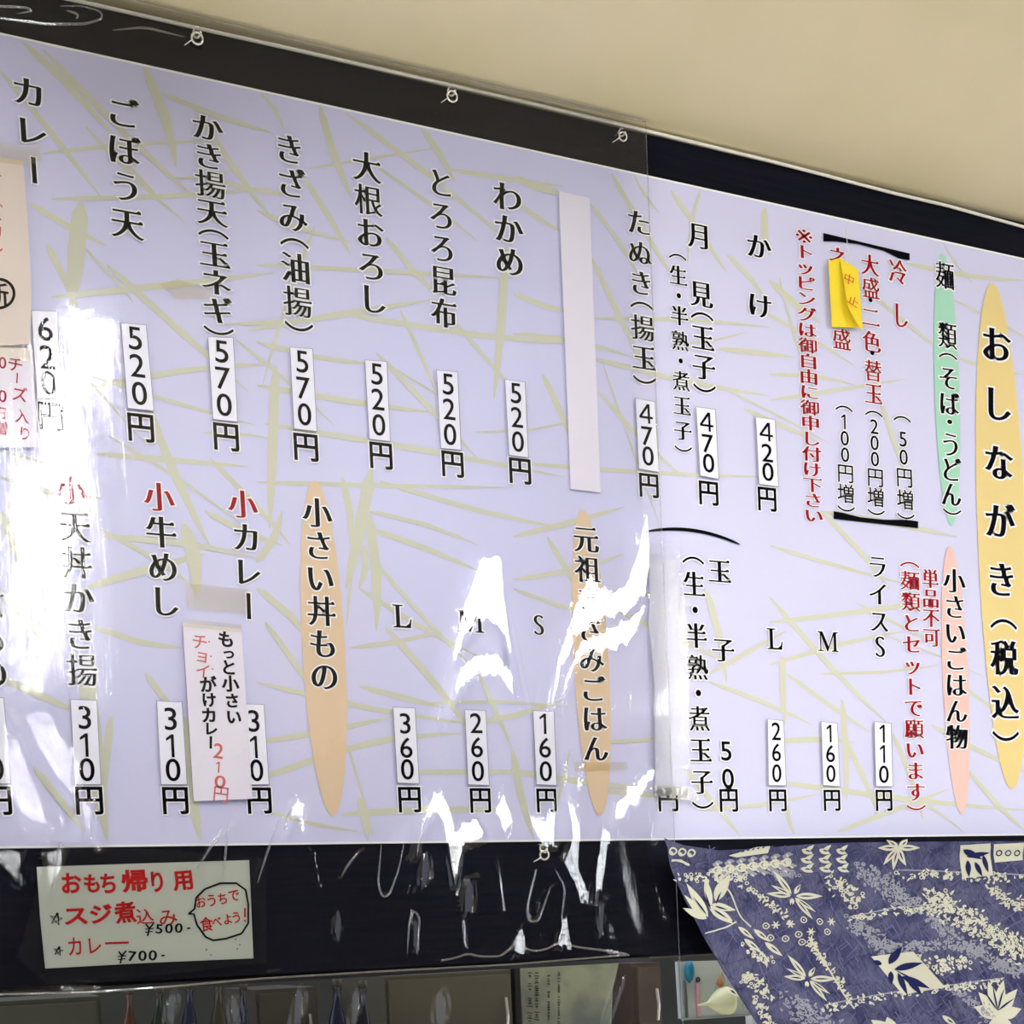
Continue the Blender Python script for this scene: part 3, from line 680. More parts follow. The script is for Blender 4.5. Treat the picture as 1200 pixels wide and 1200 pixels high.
# creases: a local ridge tilted so that it mirrors one of the ceiling lights
def lamp_gap(P, nrm):
    d = _n(P - CAM); r = d - 2 * (d @ nrm) * nrm
    best = 9.0
    if r[1] < -0.05:
        t = (-4.98 - P[1]) / r[1]; q = P + r * t
        best = math.hypot(max(GLOWPANEL[0] + .1 - q[0], q[0] - GLOWPANEL[1] + .1, 0), max(GLOWPANEL[2] + .1 - q[2], q[2] - GLOWPANEL[3] + .1, 0)) / t
    if r[2] <= 0.01: return best
    t = (LAMP_Z - P[2]) / r[2]; q = P + r * t
    for lx, ya, yb, w in LAMPS:
        ex = max(abs(q[0] - lx) - w * 0.3, 0) / t; ey = max(ya - q[1], q[1] - yb, 0) / t
        best = min(best, math.hypot(ex, ey))
    return best
CREASES = [
    ([(672, 900), (668, 930)], 6),
    ([(330, 974), (340, 945), (348, 936), (353, 970)], 3), ([(325, 960), (313, 995), (301, 1035)], 2.6), ([(421, 997), (410, 1010), (400, 1027)], 3),
    ([(446, 988), (443, 1035), (447, 1053), (458, 1045), (472, 990)], 2.6),
    ([(484, 1002), (496, 960), (512, 932), (522, 950), (525, 1000)], 5), ([(530, 1030), (538, 995), (552, 975), (570, 970)], 7), ([(586, 940), (594, 975)], 8),
    ([(620, 955), (632, 975), (641, 992)], 6), ([(667, 942), (672, 985), (671, 1020), (683, 1050)], 6), ([(712, 975), (704, 1015), (695, 1055)], 4),
    ([(640, 1006), (657, 1010), (668, 990)], 3), ([(628, 1020), (617, 1060), (620, 1082), (632, 1074), (644, 1040)], 3.4),
    ([(20, 845), (38, 900), (60, 955)], 9), ([(52, 850), (70, 895), (100, 930), (107, 984)], 8), ([(0, 880), (20, 960)], 7),
    ([(105, 985), (96, 1025), (85, 1052)], 3), ([(60, 992), (55, 1015), (58, 1034)], 5), ([(5, 1000), (20, 1030)], 5), ([(205, 1015), (190, 1045), (176, 1080)], 3.5), ([(270, 965), (245, 990), (228, 1020)], 4), ([(268, 965), (262, 1020)], 3),
    ([(515, 1126), (535, 1122), (547, 1117), (560, 1121), (585, 1121), (600, 1109), (607, 1092), (612, 1111), (625, 1115), (640, 1112), (656, 1103), (662, 1082), (665, 1108), (682, 1111), (700, 1113), (733, 1118)], 2.2),
    ([(0, 1160), (60, 1157), (110, 1158)], 4), ([(315, 1138), (335, 1135), (345, 1140)], 2), ([(145, 1150), (150, 1135)], 3), ([(160, 1168), (180, 1172)], 3),
    ([(738, 1137), (724, 1142), (712, 1180), (700, 1215)], 3), ([(725, 1150), (706, 1200)], 2),
    ([(0, 22), (60, 29), (100, 29), (122, 21), (112, 11), (80, 8)], 3), ([(130, 36), (170, 33), (215, 42)], 2),
    ([(72, 345), (80, 362), (100, 370), (112, 360)], 3),
    ([(487, 1120), (480, 1060), (500, 1010)], 5), ([(545, 1110), (540, 1060), (552, 1030)], 6), ([(480, 1122), (478, 1085), (492, 1080), (490, 1115)], 2.5),
    ([(585, 1110), (590, 1060), (582, 1010)], 4), ([(375, 1040), (368, 1000)], 5), ([(392, 1120), (398, 1070)], 4),
]
HEM_I = [i for i, c in enumerate(CREASES) if c[0][0] == (515, 1126)][0]
def resample(pts, step):
    P = np.array(pts, float); out = [P[0]]
    for a, b in zip(P, P[1:]):
        n = max(1, int(np.linalg.norm(b - a) / step)); out += [a + (b - a) * (i + 1) / n for i in range(n)]
    P = np.array(out)
    if len(P) > 6:
        for _ in range(3): P[1:-1] = (P[:-2] + 2 * P[1:-1] + P[2:]) / 4
    return P
dHx = lambda: np.gradient(H, gx[1] - gx[0], axis=1); dHz = lambda: np.gradient(H, gz[1] - gz[0], axis=0)
base_gx, base_gz = dHx(), dHz()
add = np.zeros_like(H)
for pts, wpx in CREASES:
    P = np.array([px_xz(*q) for q in resample(pts, 5)]); sig = wpx * 0.00095 * 0.85 + 0.0012
    T = np.gradient(P, axis=0); T /= np.linalg.norm(T, axis=1, keepdims=True); Nn = np.stack([-T[:, 1], T[:, 0]], 1)
    S = []
    for p, nn in zip(P, Nn):
        i = int(np.clip((p[0] - X0) / (gx[1] - gx[0]), 0, NX - 1)); j = int(np.clip((p[1] - Z0) / (gz[1] - gz[0]), 0, NZ - 1))
        bx, bz = base_gx[j, i], base_gz[j, i]; best = (99, 0)
        for s in np.linspace(-0.45, 0.45, 61):
            # outward height H towards -Y: surface y = -H, normal ~ (-Hx, -1, -Hz)
            hx, hz = bx + s * nn[0], bz + s * nn[1]
            g = lamp_gap(np.array([p[0], -0.02, p[1] + OZ]), _n(np.array([-hx, -1, -hz])))
            v = g + 0.04 * abs(s)
            if v < best[0]: best = (v, s)
        S.append(best[1])
    S = np.array(S)
    if len(S) > 4:
        S = np.array([np.median(S[max(0, i - 2):i + 3]) for i in range(len(S))]); S = np.convolve(np.pad(S, 2, 'edge'), np.ones(5) / 5, 'valid')
    x0, x1 = P[:, 0].min() - 4 * sig, P[:, 0].max() + 4 * sig; z0, z1 = P[:, 1].min() - 4 * sig, P[:, 1].max() + 4 * sig
    ii = np.where((gx >= x0) & (gx <= x1))[0]; jj = np.where((gz >= z0) & (gz <= z1))[0]
    if not len(ii) or not len(jj): continue
    sx, sz = GX[np.ix_(jj, ii)], GZ[np.ix_(jj, ii)]
    dd = (sx[..., None] - P[:, 0]) ** 2 + (sz[..., None] - P[:, 1]) ** 2; kk = dd.argmin(-1)
    ex, ez = sx - P[kk, 0], sz - P[kk, 1]; dist = np.sqrt(ex ** 2 + ez ** 2)
    sd = ex * Nn[kk, 0] + ez * Nn[kk, 1]
    add[np.ix_(jj, ii)] += S[kk] * sd * np.exp(-(dist / sig) ** 2 / 2 * 1.0)
# broader dents that mirror a light over their whole face (outlines of the dents)
DENTS = [[(562, 650), (585, 652), (592, 700), (603, 760), (619, 834), (606, 800), (594, 748), (575, 726), (560, 726), (545, 745), (530, 790), (518, 848), (527, 780), (540, 715)],
         [(523, 836), (538, 782), (558, 766), (585, 766), (601, 790), (608, 834), (596, 806), (583, 792), (560, 790), (545, 802)],
         [(755, 596), (759, 640), (758, 700), (740, 716), (705, 728), (690, 742), (672, 748), (660, 790), (644, 834), (652, 775), (672, 710), (690, 672), (705, 690), (730, 690), (745, 650)],
         [(758, 708), (750, 737), (735, 754), (705, 767), (685, 770), (668, 792), (656, 834), (662, 790), (680, 752), (700, 744), (730, 726)],
         [(28, 838), (58, 830), (74, 868), (97, 905), (88, 938), (60, 902), (44, 872)], [(2, 840), (24, 870), (40, 920), (58, 972), (30, 960), (8, 930)], [(92, 940), (110, 940), (105, 988)],
         [(484, 1004), (493, 962), (506, 932), (519, 924), (529, 945), (533, 975), (545, 962), (560, 956), (573, 978), (560, 986), (546, 990), (537, 1012), (530, 1034), (525, 1005), (518, 960), (508, 955), (497, 968)],
         [(579, 950), (590, 928), (601, 960), (592, 980)], [(615, 952), (628, 958), (640, 966), (652, 942), (651, 990), (640, 995), (628, 978)],
         [(663, 940), (673, 944), (679, 980), (674, 1010), (688, 1045), (696, 1038), (701, 1058), (684, 1056), (668, 1030), (659, 1010), (671, 985)],
         [(770, 896), (766, 915), (747, 936), (729, 955), (717, 968), (722, 940), (742, 916)], [(707, 973), (716, 976), (706, 1030), (695, 1060), (698, 1020)],
         [(332, 975), (342, 945), (350, 930), (358, 940), (353, 975), (347, 952)], [(-5, 1000), (26, 994), (19, 1038)], [(53, 1000), (76, 988), (67, 1030), (58, 1040)],
         [(599, 1120), (607, 1090), (612, 1090), (617, 1118)], [(650, 1110), (659, 1075), (664, 1075), (669, 1112)]]
H += add
HC = 0.008
TG = [(lx, y_, LAMP_Z) for lx, ya, yb, w in LAMPS for y_ in np.linspace(ya + .15, yb - .15, 7)] + [((GLOWPANEL[0] + GLOWPANEL[1]) / 2, -4.98, (GLOWPANEL[2] + GLOWPANEL[3]) / 2)]
def slope_to(x, z, q):
    P3 = np.array([x, -(0.0135 + HC + h_here), z + OZ]); hv_ = _n(_n(CAM - P3) + _n(np.array(q) - P3)); return np.array([hv_[0] / hv_[1], hv_[2] / hv_[1]])
SIDE = (5.6, -2.2, 1.9)            # the open side of the room, softly lit
SOFT = [(498, 1022, 5, 17, 8), (549, 1052, 6, 19, 8), (487, 1096, 3, 15, 4), (703, 1082, 3, 14, 12), (395, 1085, 2.5, 14, 10), (348, 1180, 5, 20, 14), (415, 1182, 4, 18, 14), (515, 1184, 7, 20, 10), (200, 1182, 4, 16, 14), (275, 1184, 5, 18, -10)]
SOFT = [[(cx + rx * math.cos(t) * math.cos(math.radians(an)) - ry * math.sin(t) * math.sin(math.radians(an)), cy + rx * math.cos(t) * math.sin(math.radians(an)) + ry * math.sin(t) * math.cos(math.radians(an))) for t in np.linspace(0, 2 * math.pi, 16, endpoint=False)] for cx, cy, rx, ry, an in SOFT]
rr_ = np.random.default_rng(3)
streak = np.interp(GX, np.linspace(X0, X1, 420), rr_.uniform(-1, 1, 420)) * 0.0045 + np.interp(GX, np.linspace(X0, X1, 130), rr_.uniform(-1, 1, 130)) * 0.004
for soft, poly in [(True, p) for p in SOFT] + [(False, p) for p in DENTS]:
    P = np.array([px_xz(*q) for q in poly]); x0, z0 = P.min(0) - .012; x1, z1 = P.max(0) + .012
    ii = np.where((gx >= x0) & (gx <= x1))[0]; jj = np.where((gz >= z0) & (gz <= z1))[0]; sub = np.ix_(jj, ii)
    sx, sz = GX[sub], GZ[sub]; szw = sz + streak[sub]
    dist = np.full(sx.shape, 9.0); inside = np.zeros(sx.shape, bool)
    for p, q in zip(P, np.roll(P, -1, 0)):
        e = q - p; t = np.clip(((sx - p[0]) * e[0] + (szw - p[1]) * e[1]) / (e @ e), 0, 1)
        dist = np.minimum(dist, np.hypot(sx - p[0] - t * e[0], szw - p[1] - t * e[1]))
        cr = ((p[1] > szw) != (q[1] > szw)) & (sx < (q[0] - p[0]) * (szw - p[1]) / (q[1] - p[1] + 1e-12) + p[0]); inside ^= cr
    mk = 1 - smooth(np.where(inside, -dist, dist) / 0.006 - 0.02)
    w_ = inside.sum(); c = np.array([sx[inside].mean(), sz[inside].mean()]) if w_ else P.mean(0)
    h_here = float(H[sub][inside].mean()) if w_ else 0.0
    q = min(TG[7:] if c[0] > 0.33 else TG, key=lambda q: np.linalg.norm(slope_to(c[0], c[1], q)))
    if soft: q = SIDE
    g0 = slope_to(c[0], c[1], q); e_ = 0.01; gX = (slope_to(c[0] + e_, c[1], q) - g0) / e_; gZ = (slope_to(c[0], c[1] + e_, q) - g0) / e_
    ex, ez = sx - c[0], sz - c[1]
    hp = h_here + g0[0] * ex + g0[1] * ez + 0.5 * (gX[0] * ex ** 2 + (gX[1] + gZ[0]) * ex * ez + gZ[1] * ez ** 2)
    H[sub] = H[sub] * (1 - mk) + hp * mk
H = np.maximum(H, -HC + 0.0002) + HC
YS = -(0.0135 + H)
V = np.stack([GX, YS, GZ + OZ], -1).reshape(-1, 3)
idx = np.arange(NX * NZ).reshape(NZ, NX)
Q = np.stack([idx[:-1, :-1], idx[:-1, 1:], idx[1:, 1:], idx[1:, :-1]], -1).reshape(-1, 4)
me = bpy.data.meshes.new('vinyl'); me.vertices.add(len(V)); me.vertices.foreach_set('co', V.ravel())
me.loops.add(Q.size); me.loops.foreach_set('vertex_index', Q.ravel().astype(np.int32))
me.polygons.add(len(Q)); me.polygons.foreach_set('loop_start', np.arange(0, Q.size, 4, dtype=np.int32)); me.polygons.foreach_set('use_smooth', np.ones(len(Q), bool))
me.update(calc_edges=True); me.validate(); me.materials.append(M['vinyl'])
vs = empty('vinyl_sheet', (0.35, -0.014, OZ + Z0), 'clear glossy vinyl sheet with creases hanging over the left part of the board', 'plastic sheet')
wrap('sheet', me, vs)
def ys_at(x, z): return float(YS[int(np.clip((z - Z0) / (gz[1] - gz[0]), 0, NZ - 1)), int(np.clip((x - X0) / (gx[1] - gx[0]), 0, NX - 1))])
link('side_hem', *tube([(X1, ys_at(X1, z), z + OZ) for z in np.linspace(Z0, Z1, 60)], 0.0006, 6), M['hem'], vs, smooth=True)
link('top_hem', *tube([(x, ys_at(x, Z1), Z1 + OZ) for x in np.linspace(X0, X1, 60)], 0.0010, 6), M['hem'], vs, smooth=True)

FOLDS = [[(446, 990), (442, 1035), (447, 1053), (455, 1050), (466, 1020), (473, 990)], [(331, 973), (341, 945), (349, 936), (353, 969)], [(326, 962), (312, 1000), (301, 1035)], [(420, 998), (408, 1012), (400, 1026)],
         [(628, 1020), (616, 1065), (618, 1080), (630, 1080), (645, 1038)], [(476, 1118), (479, 1075), (485, 1066), (492, 1078), (487, 1118)], [(485, 1002), (498, 955), (514, 928), (524, 950), (531, 1028)], [(657, 1080), (661, 1040), (650, 1020)],
         [(-30, 18), (20, 25), (55, 29), (100, 29), (122, 22), (118, 14), (95, 8), (70, 8)], [(78, 13), (90, 17), (95, 20), (88, 24)], [(132, 36), (170, 33), (218, 44)], [(-20, 8), (30, 10), (40, 14), (20, 18)], [(66, 1000), (72, 985), (60, 1040)], [(268, 965), (245, 995), (230, 1018)], [(266, 968), (262, 1018)]]
for pts in FOLDS:
    P = [px_xz(*q) for q in resample(pts, 3)]; n_ = len(P)
    link('crease', *tube([(x, ys_at(x, z) - 0.0003, z + OZ) for x, z in P], [0.0003 + 0.0011 * math.sin(math.pi * (i + .5) / n_) for i in range(n_)], 8), M['hem'], vs, smooth=True)
for pts in (CREASES[HEM_I][0], [(-30, 1166), (100, 1163), (200, 1156), (300, 1147), (450, 1138), (600, 1130), (735, 1119)]):
    P = [px_xz(*q) for q in resample(pts, 3)]
    link('lower_crease', *tube([(x, ys_at(x, z) - 0.0004, z + OZ) for x, z in P], 0.0013, 8), M['hem'], vs, smooth=True)

# ------------------------------------------------------------------ the indigo cloth
def cloth_mat():
    Mt = bpy.data.materials.new('indigo_cloth'); Mt.use_nodes = True; nt = Mt.node_tree; b = nt.nodes['Principled BSDF']; L = nt.links.new
    b.inputs['Roughness'].default_value = 0.9; b.inputs['Specular IOR Level'].default_value = 0.1
    tc = nt.nodes.new('ShaderNodeTexCoord')
    def noise(scale, det, rot=(0, 0, 0)):
        mp = nt.nodes.new('ShaderNodeMapping'); mp.inputs['Scale'].default_value = scale; mp.inputs['Rotation'].default_value = rot
        nz = nt.nodes.new('ShaderNodeTexNoise'); nz.inputs['Scale'].default_value = 1; nz.inputs['Detail'].default_value = det
        L(tc.outputs['Object'], mp.inputs[0]); L(mp.outputs[0], nz.inputs['Vector']); return nz
    def ramp(src, stops):
        cr = nt.nodes.new('ShaderNodeValToRGB'); e = cr.color_ramp.elements
        for i, (p, c) in enumerate(stops):
            x = e[i] if i < 2 else e.new(p); x.position = p; x.color = c
        L(src, cr.inputs[0]); return cr
    base = ramp(noise((30, 30, 30), 4).outputs['Fac'], [(0.35, lin((56, 58, 92))), (0.68, lin((88, 89, 116)))])
    weave = ramp(noise((900, 60, 150), 3, (0, 0.6, 0)).outputs['Fac'], [(0.4, (0.72, 0.72, 0.76, 1)), (0.62, (1.2, 1.2, 1.15, 1))])
    dn = noise((18, 18, 18), 3)
    vo = nt.nodes.new('ShaderNodeTexVoronoi'); vo.feature = 'DISTANCE_TO_EDGE'; vo.inputs['Scale'].default_value = 26
    ad = nt.nodes.new('ShaderNodeVectorMath'); ad.operation = 'MULTIPLY_ADD'; ad.inputs[1].default_value = (0.05, 0.05, 0.05)
    L(dn.outputs['Color'], ad.inputs[0]); L(tc.outputs['Object'], ad.inputs[2]); L(ad.outputs[0], vo.inputs['Vector'])
    vein = ramp(vo.outputs['Distance'], [(0.0, (0.5, 0.5, 0.58, 1)), (0.035, (1, 1, 1, 1))])
    def mul(a, bb):
        mx = nt.nodes.new('ShaderNodeMix'); mx.data_type = 'RGBA'; mx.blend_type = 'MULTIPLY'; mx.inputs[0].default_value = 1
        L(a, mx.inputs[6]); L(bb, mx.inputs[7]); return mx.outputs[2]
    L(mul(mul(base.outputs[0], weave.outputs[0]), vein.outputs[0]), b.inputs['Base Color'])
    return Mt
M['cloth'] = cloth_mat()
YC = -0.045
def pxc(x, y): p = W(x, y, YC); return p[0], p[2] - OZ
left = [(778, 982), (781, 1000), (787, 1022), (800, 1056), (815, 1086), (832, 1114), (852, 1148), (870, 1178), (886, 1206), (915, 1255), (950, 1320)]
topl = [(778, 982), (800, 991), (840, 997), (880, 995), (940, 990), (1000, 987.5), (1100, 986.5), (1210, 986), (1400, 984)]
LZ = np.array([pxc(*q)[1] for q in left]); LX = np.array([pxc(*q)[0] for q in left])
TX = np.array([pxc(*q)[0] for q in topl]); TZ = np.array([pxc(*q)[1] for q in topl])
XE = TX[-1]
def fold(x, z):
    s = (x - 0.92) * 0.8 + z * 0.9                      # folds fall down and to the right
    dz = np.clip(0.13 - z, 0, 1)
    return (0.004 * np.sin(s * 52) + 0.003 * np.sin(s * 23 + 1.1)) * np.clip(dz * 12, .25, 1) + 0.10 * np.clip(0.05 - z, 0, 1) ** 1.2 - 0.10 * 0 + 0.006 * np.exp(-((z - 0.118) / 0.012) ** 2)
def cloth_y(x, z): return YC - fold(x, z)
nu, nv = 200, 110; V = []
for j in range(nv):
    t = j / (nv - 1)
    zl = LZ[0] + (LZ[-1] - LZ[0]) * t; xl = np.interp(-zl, -LZ, LX)
    for i in range(nu):
        u = i / (nu - 1); x = xl + (XE - xl) * u; zt_ = np.interp(x, TX, TZ); z = zt_ + (LZ[-1] - zt_) * t
        if u == 0: z = zl
        V.append((x, cloth_y(x, z), z + OZ))
Q = [(j * nu + i, j * nu + i + 1, (j + 1) * nu + i + 1, (j + 1) * nu + i) for j in range(nv - 1) for i in range(nu - 1)]
co = empty('patterned_curtain', (1.3, YC, OZ - 0.1), 'indigo shop curtain with cream flowers and patchwork borders draped at lower right', 'curtain')
link('cloth', V, Q, M['cloth'], co, smooth=True)
class Print:
    def __init__(s, lift): s.v = []; s.f = []; s.l = lift
    def pt(s, x, y):
        X, Z = pxc(x, y); return (X, cloth_y(X, Z) - s.l, Z + OZ)
    def poly(s, pts):
        n = len(s.v)
        if len(pts) == 4:                                   # a grid, so that it follows the folds
            a, b, c, d = [np.array(p, float) for p in pts]; K_ = 9
            for j in range(K_):
                for i in range(K_):
                    u, v = i / (K_ - 1), j / (K_ - 1); s.v.append(s.pt(*((a * (1 - u) + b * u) * (1 - v) + (d * (1 - u) + c * u) * v)))
            s.f += [(n + j * K_ + i, n + j * K_ + i + 1, n + (j + 1) * K_ + i + 1, n + (j + 1) * K_ + i) for j in range(K_ - 1) for i in range(K_ - 1)]
        else:
            s.v += [s.pt(*p) for p in pts]; s.f.append(tuple(range(n, n + len(pts))))
    def leaf(s, cx, cy, ang, L, w, k=1.0, skew=0):
        a = math.radians(ang); n = 9; up, dn = [], []
        for i in range(n):
            t = i / (n - 1); r = math.sin(math.pi * t ** 0.8) * w / 2
            X, Y = t * L, r
            for lst, sg in ((up, 1), (dn, -1)):
                lst.append((cx + X * math.cos(a) - sg * Y * math.sin(a), cy + X * math.sin(a) + sg * Y * math.cos(a)))
        n0 = len(s.v); s.v += [s.pt(*p) for p in up] + [s.pt(*p) for p in dn]
        s.f += [(n0 + i, n0 + i + 1, n0 + n + i + 1, n0 + n + i) for i in range(n - 1)]
    def line(s, pts, w, jag=0.0):
        P = resample(pts, 4); n = len(P); T = np.gradient(P, axis=0); T /= np.maximum(np.linalg.norm(T, axis=1, keepdims=True), 1e-6); N_ = np.stack([-T[:, 1], T[:, 0]], 1)
        wa = w / 2 * (1 + jag * RNG.uniform(-1, 1, (n, 1))); wb = w / 2 * (1 + jag * RNG.uniform(-1, 1, (n, 1)))
        n0 = len(s.v); s.v += [s.pt(*p) for p in P + N_ * wa] + [s.pt(*p) for p in P - N_ * wb]
        s.f += [(n0 + i, n0 + i + 1, n0 + n + i + 1, n0 + n + i) for i in range(n - 1)]
    def ring(s, cx, cy, r, w): s.line([(cx + r * math.cos(a), cy + r * math.sin(a)) for a in np.linspace(0, 2 * math.pi, 14)], w)
c1, c2, dk, c3 = Print(0.0010), Print(0.0007), Print(0.0016), Print(0.0004)
for _ in range(900):
    y = random.uniform(990, 1215); xl = np.interp(y, [q[1] for q in left], [q[0] for q in left]); x = random.uniform(xl + 32, 1215); L = random.uniform(6, 22); a = math.radians(random.gauss(58, 9))
    if random.random() < .25: a += math.pi / 2
    c3.line([(x, y), (x + L * .5 * math.cos(a), y + L * .5 * math.sin(a)), (x + L * math.cos(a), y + L * math.sin(a))], random.uniform(.5, 1.0), .4)
def flower(cx, cy, s=1.0):
    for an, L, w in ((185, 30, 7), (205, 27, 5), (232, 34, 8), (305, 14, 6), (0, 33, 8), (35, 30, 5), (52, 32, 7), (110, 9, 6)):
        a = math.radians(an); c1.leaf(cx + 3 * math.cos(a), cy + 3 * math.sin(a), an, L * s, w * s); dk.leaf(cx + 8 * math.cos(a), cy + 8 * math.sin(a), an, L * .55 * s, 1.6)
flower(930, 1050); flower(944, 1147, .95)
for an, L in ((180, 24), (0, 26), (125, 24), (95, 26), (60, 24), (215, 16), (320, 16)):
    c1.leaf(1049, 994, an, L, 7); dk.leaf(1049 + 5 * math.cos(math.radians(an)), 994 + 5 * math.sin(math.radians(an)), an, L * .5, 1.5)
# crane-like blossom at the left
for x, y, an, L, w in ((824, 1077, 205, 30, 9), (824, 1077, 228, 38, 9), (826, 1075, 240, 46, 12), (832, 1062, 262, 34, 10), (838, 1056, 300, 36, 14), (832, 1060, 12, 32, 9), (828, 1062, 35, 36, 12), (838, 1068, 30, 22, 9)): c1.leaf(x, y, an, L, w)
for x, y, an, L in ((824, 1072, 235, 26), (830, 1066, 258, 22), (838, 1060, 298, 18), (836, 1062, 14, 18), (834, 1066, 33, 20), (822, 1050, 60, 10)): dk.leaf(x, y, an, L, 2.2)
# peony at lower right
for an, L, w in ((200, 26, 16), (230, 30, 16), (260, 34, 16), (285, 36, 14), (310, 34, 15), (345, 26, 14), (120, 24, 14), (60, 26, 14), (90, 24, 12)): c1.leaf(1160, 1190, an, L * 1.2, w)
for an in (240, 270, 298, 330): dk.leaf(1158, 1184, an, 30, 2.2)
for an, L in ((190, 40), (215, 30), (250, 22), (330, 24)): c1.leaf(1040, 1212, an, L, 14)
# leaf panel
c1.poly([(1020, 1121), (1064, 1115), (1100, 1157), (1054, 1166)])
for x, y, an, L, w in ((1040, 1130, 300, 24, 9), (1032, 1130, 200, 12, 6), (1046, 1136, 345, 30, 8), (1042, 1138, 95, 16, 7), (1050, 1140, 70, 28, 7), (1054, 1144, 25, 34, 8), (1060, 1146, 50, 26, 7), (1046, 1136, 30, 46, 2)): dk.leaf(x, y, an, L, w)
# second leaf panel at the top right
c1.poly([(1122, 991), (1156, 989), (1163, 1026), (1130, 1029)])
for x, y, an, L, w in ((1126, 996, 25, 26, 7), (1132, 1004, 350, 26, 6), (1134, 1008, 80, 20, 6), (1142, 1010, 60, 20, 5), (1150, 1002, 70, 22, 5)): dk.leaf(x, y, an, L, w)
c1.poly([(1160, 990), (1196, 988), (1198, 1008), (1164, 1011)])
for i in range(3): dk.ring(1168 + i * 11, 1000, 3.6, 1.4)
# knotted squares
for r in range(3):
    for q in range(3):
        x, y = 944 + q * 20 + r * 1.5, 996 + r * 10.5; c1.leaf(x - 8, y, 20, 15, 6); c1.leaf(x - 4, y + 3, -40, 13, 5); dk.leaf(x - 4, y + 1, 10, 7, 1.6)
# diamond lattice
for i in range(7):
    x, y = 842 + i * 13.5, 1020 - i * 1.6
    for dx, dy in ((0, -9), (-6.7, 0), (0, 9), (6.7, 4)): c2.leaf(x + dx - 5, y + dy, 0, 10, 5); c1.leaf(x + dx - 3, y + dy, 45, 5, 2)
    c1.line([(x - 7, y), (x, y - 8), (x + 7, y), (x, y + 8), (x - 7, y)], 2.6, .3); c1.poly([(x - 3, y), (x, y - 3.6), (x + 3, y), (x, y + 3.6)])
    c2.leaf(x - 7, y - 8, 30, 8, 4); c2.leaf(x - 7, y + 8, -30, 8, 4)
c1.poly([(852, 1003), (884, 993), (900, 992), (898, 1000), (862, 1005)])
for i in range(6): dk.leaf(860 + i * 6, 1000 - i * 1.1, -30, 4, 1.6)
# top left medallions
for x, y in ((786, 998), (797, 999), (808, 1000)): c1.ring(x, y, 4.6, 2.0); c1.leaf(x - 3, y, 40, 6, 2.5)
c1.line([(786, 1008), (797, 1009), (808, 1014)], 3, .5)
def lace(pts, w, n, col1=None, seed=0):
    col1 = col1 or c2; P = resample(pts, 3); R = random.Random(seed)
    for _ in range(n):
        p = P[R.randrange(len(P))]; x, y = p[0] + R.uniform(-w, w) / 2, p[1] + R.uniform(-w, w) / 2
        if R.random() < .3: col1.ring(x, y, R.uniform(1.3, 2.4), 1.1)
        else: col1.leaf(x, y, R.uniform(0, 360), R.uniform(3, 6.5), R.uniform(1.6, 3))
def border(pts, w, seed): 
    a = np.array(pts, float); c2.line([(x, y - w / 2) for x, y in pts], 1.6, .3); lace(pts, w, int(np.linalg.norm(a[-1] - a[0]) * .55), c1, seed)
lace([(790, 1030), (830, 1028), (872, 1030)], 9, 60, c1, 1)
border([(1000, 1077), (1040, 1068), (1100, 1063), (1120, 1066)], 7, 2); border([(960, 1182), (1020, 1170), (1090, 1160), (1172, 1150)], 8, 3)
border([(1052, 1024), (1120, 1026), (1200, 1030)], 9, 4)
lace([(1012, 1022), (1040, 1040), (1072, 1066)], 22, 210, c2, 5); lace([(1000, 1080), (1018, 1095), (1040, 1116)], 16, 130, c2, 6)
lace([(1100, 1062), (1140, 1082), (1200, 1120)], 26, 330, c1, 7); lace([(1085, 1072), (1110, 1092), (1150, 1120), (1180, 1138)], 16, 200, c2, 8)
lace([(1040, 1112), (1100, 1106), (1140, 1112)], 11, 110, c2, 9); lace([(975, 1030), (990, 1045), (1003, 1058)], 17, 70, c1, 10)
lace([(1088, 1048), (1112, 1052)], 13, 50, c1, 11); lace([(1158, 1038), (1180, 1055), (1200, 1062)], 13, 60, c1, 12)
lace([(1075, 1128), (1100, 1132), (1130, 1128)], 18, 90, c1, 13); lace([(915, 1175), (950, 1195), (980, 1215)], 26, 190, c2, 14); lace([(865, 1030), (905, 1060), (925, 1078)], 6, 45, c1, 15)
lace([(1112, 1165), (1140, 1180), (1150, 1200)], 12, 60, c2, 16); lace([(908, 1025), (935, 1022)], 10, 40, c2, 17); lace([(1160, 1130), (1200, 1138)], 12, 80, c2, 21)
for i, (x, y) in enumerate([(898, 1085), (909, 1084), (903, 1099), (920, 1100), (925, 1083), (934, 1095), (940, 1078), (948, 1092), (960, 1080), (968, 1092), (975, 1080), (938, 1104)]):
    if i % 3 == 1:
        for an in range(0, 360, 60): c1.leaf(x, y, an, 5.5, 1.8)
    else: c1.ring(x, y, 4.0, 1.3); c1.leaf(x - 1, y, 0, 2.5, 2)
for pts in ([(840, 1031), (858, 1045), (868, 1075), (880, 1086)], [(822, 1094), (850, 1086), (862, 1080)], [(945, 1098), (965, 1130), (985, 1165), (997, 1182)]): c1.line(pts, 1.6, .2)
lace([(945, 1100), (965, 1130), (992, 1168)], 6, 60, c1, 18)
for x, y, s in ((872, 1093, 1), (892, 1096, 1), (878, 1108, 1.1), (905, 1112, 1.1), (1107, 1196, .9), (855, 1162, 0.8)):
    c1.leaf(x - 9 * s, y - 7 * s, 38, 24 * s, 7 * s); dk.leaf(x - 3 * s, y - 2.6 * s, 38, 10 * s, 1.8)
lace([(868, 1110), (885, 1122), (900, 1126)], 11, 40, c1, 19); lace([(868, 1142), (880, 1155), (895, 1165)], 13, 60, c1, 20); lace([(880, 1170), (893, 1190), (905, 1210)], 9, 45, c1, 22)
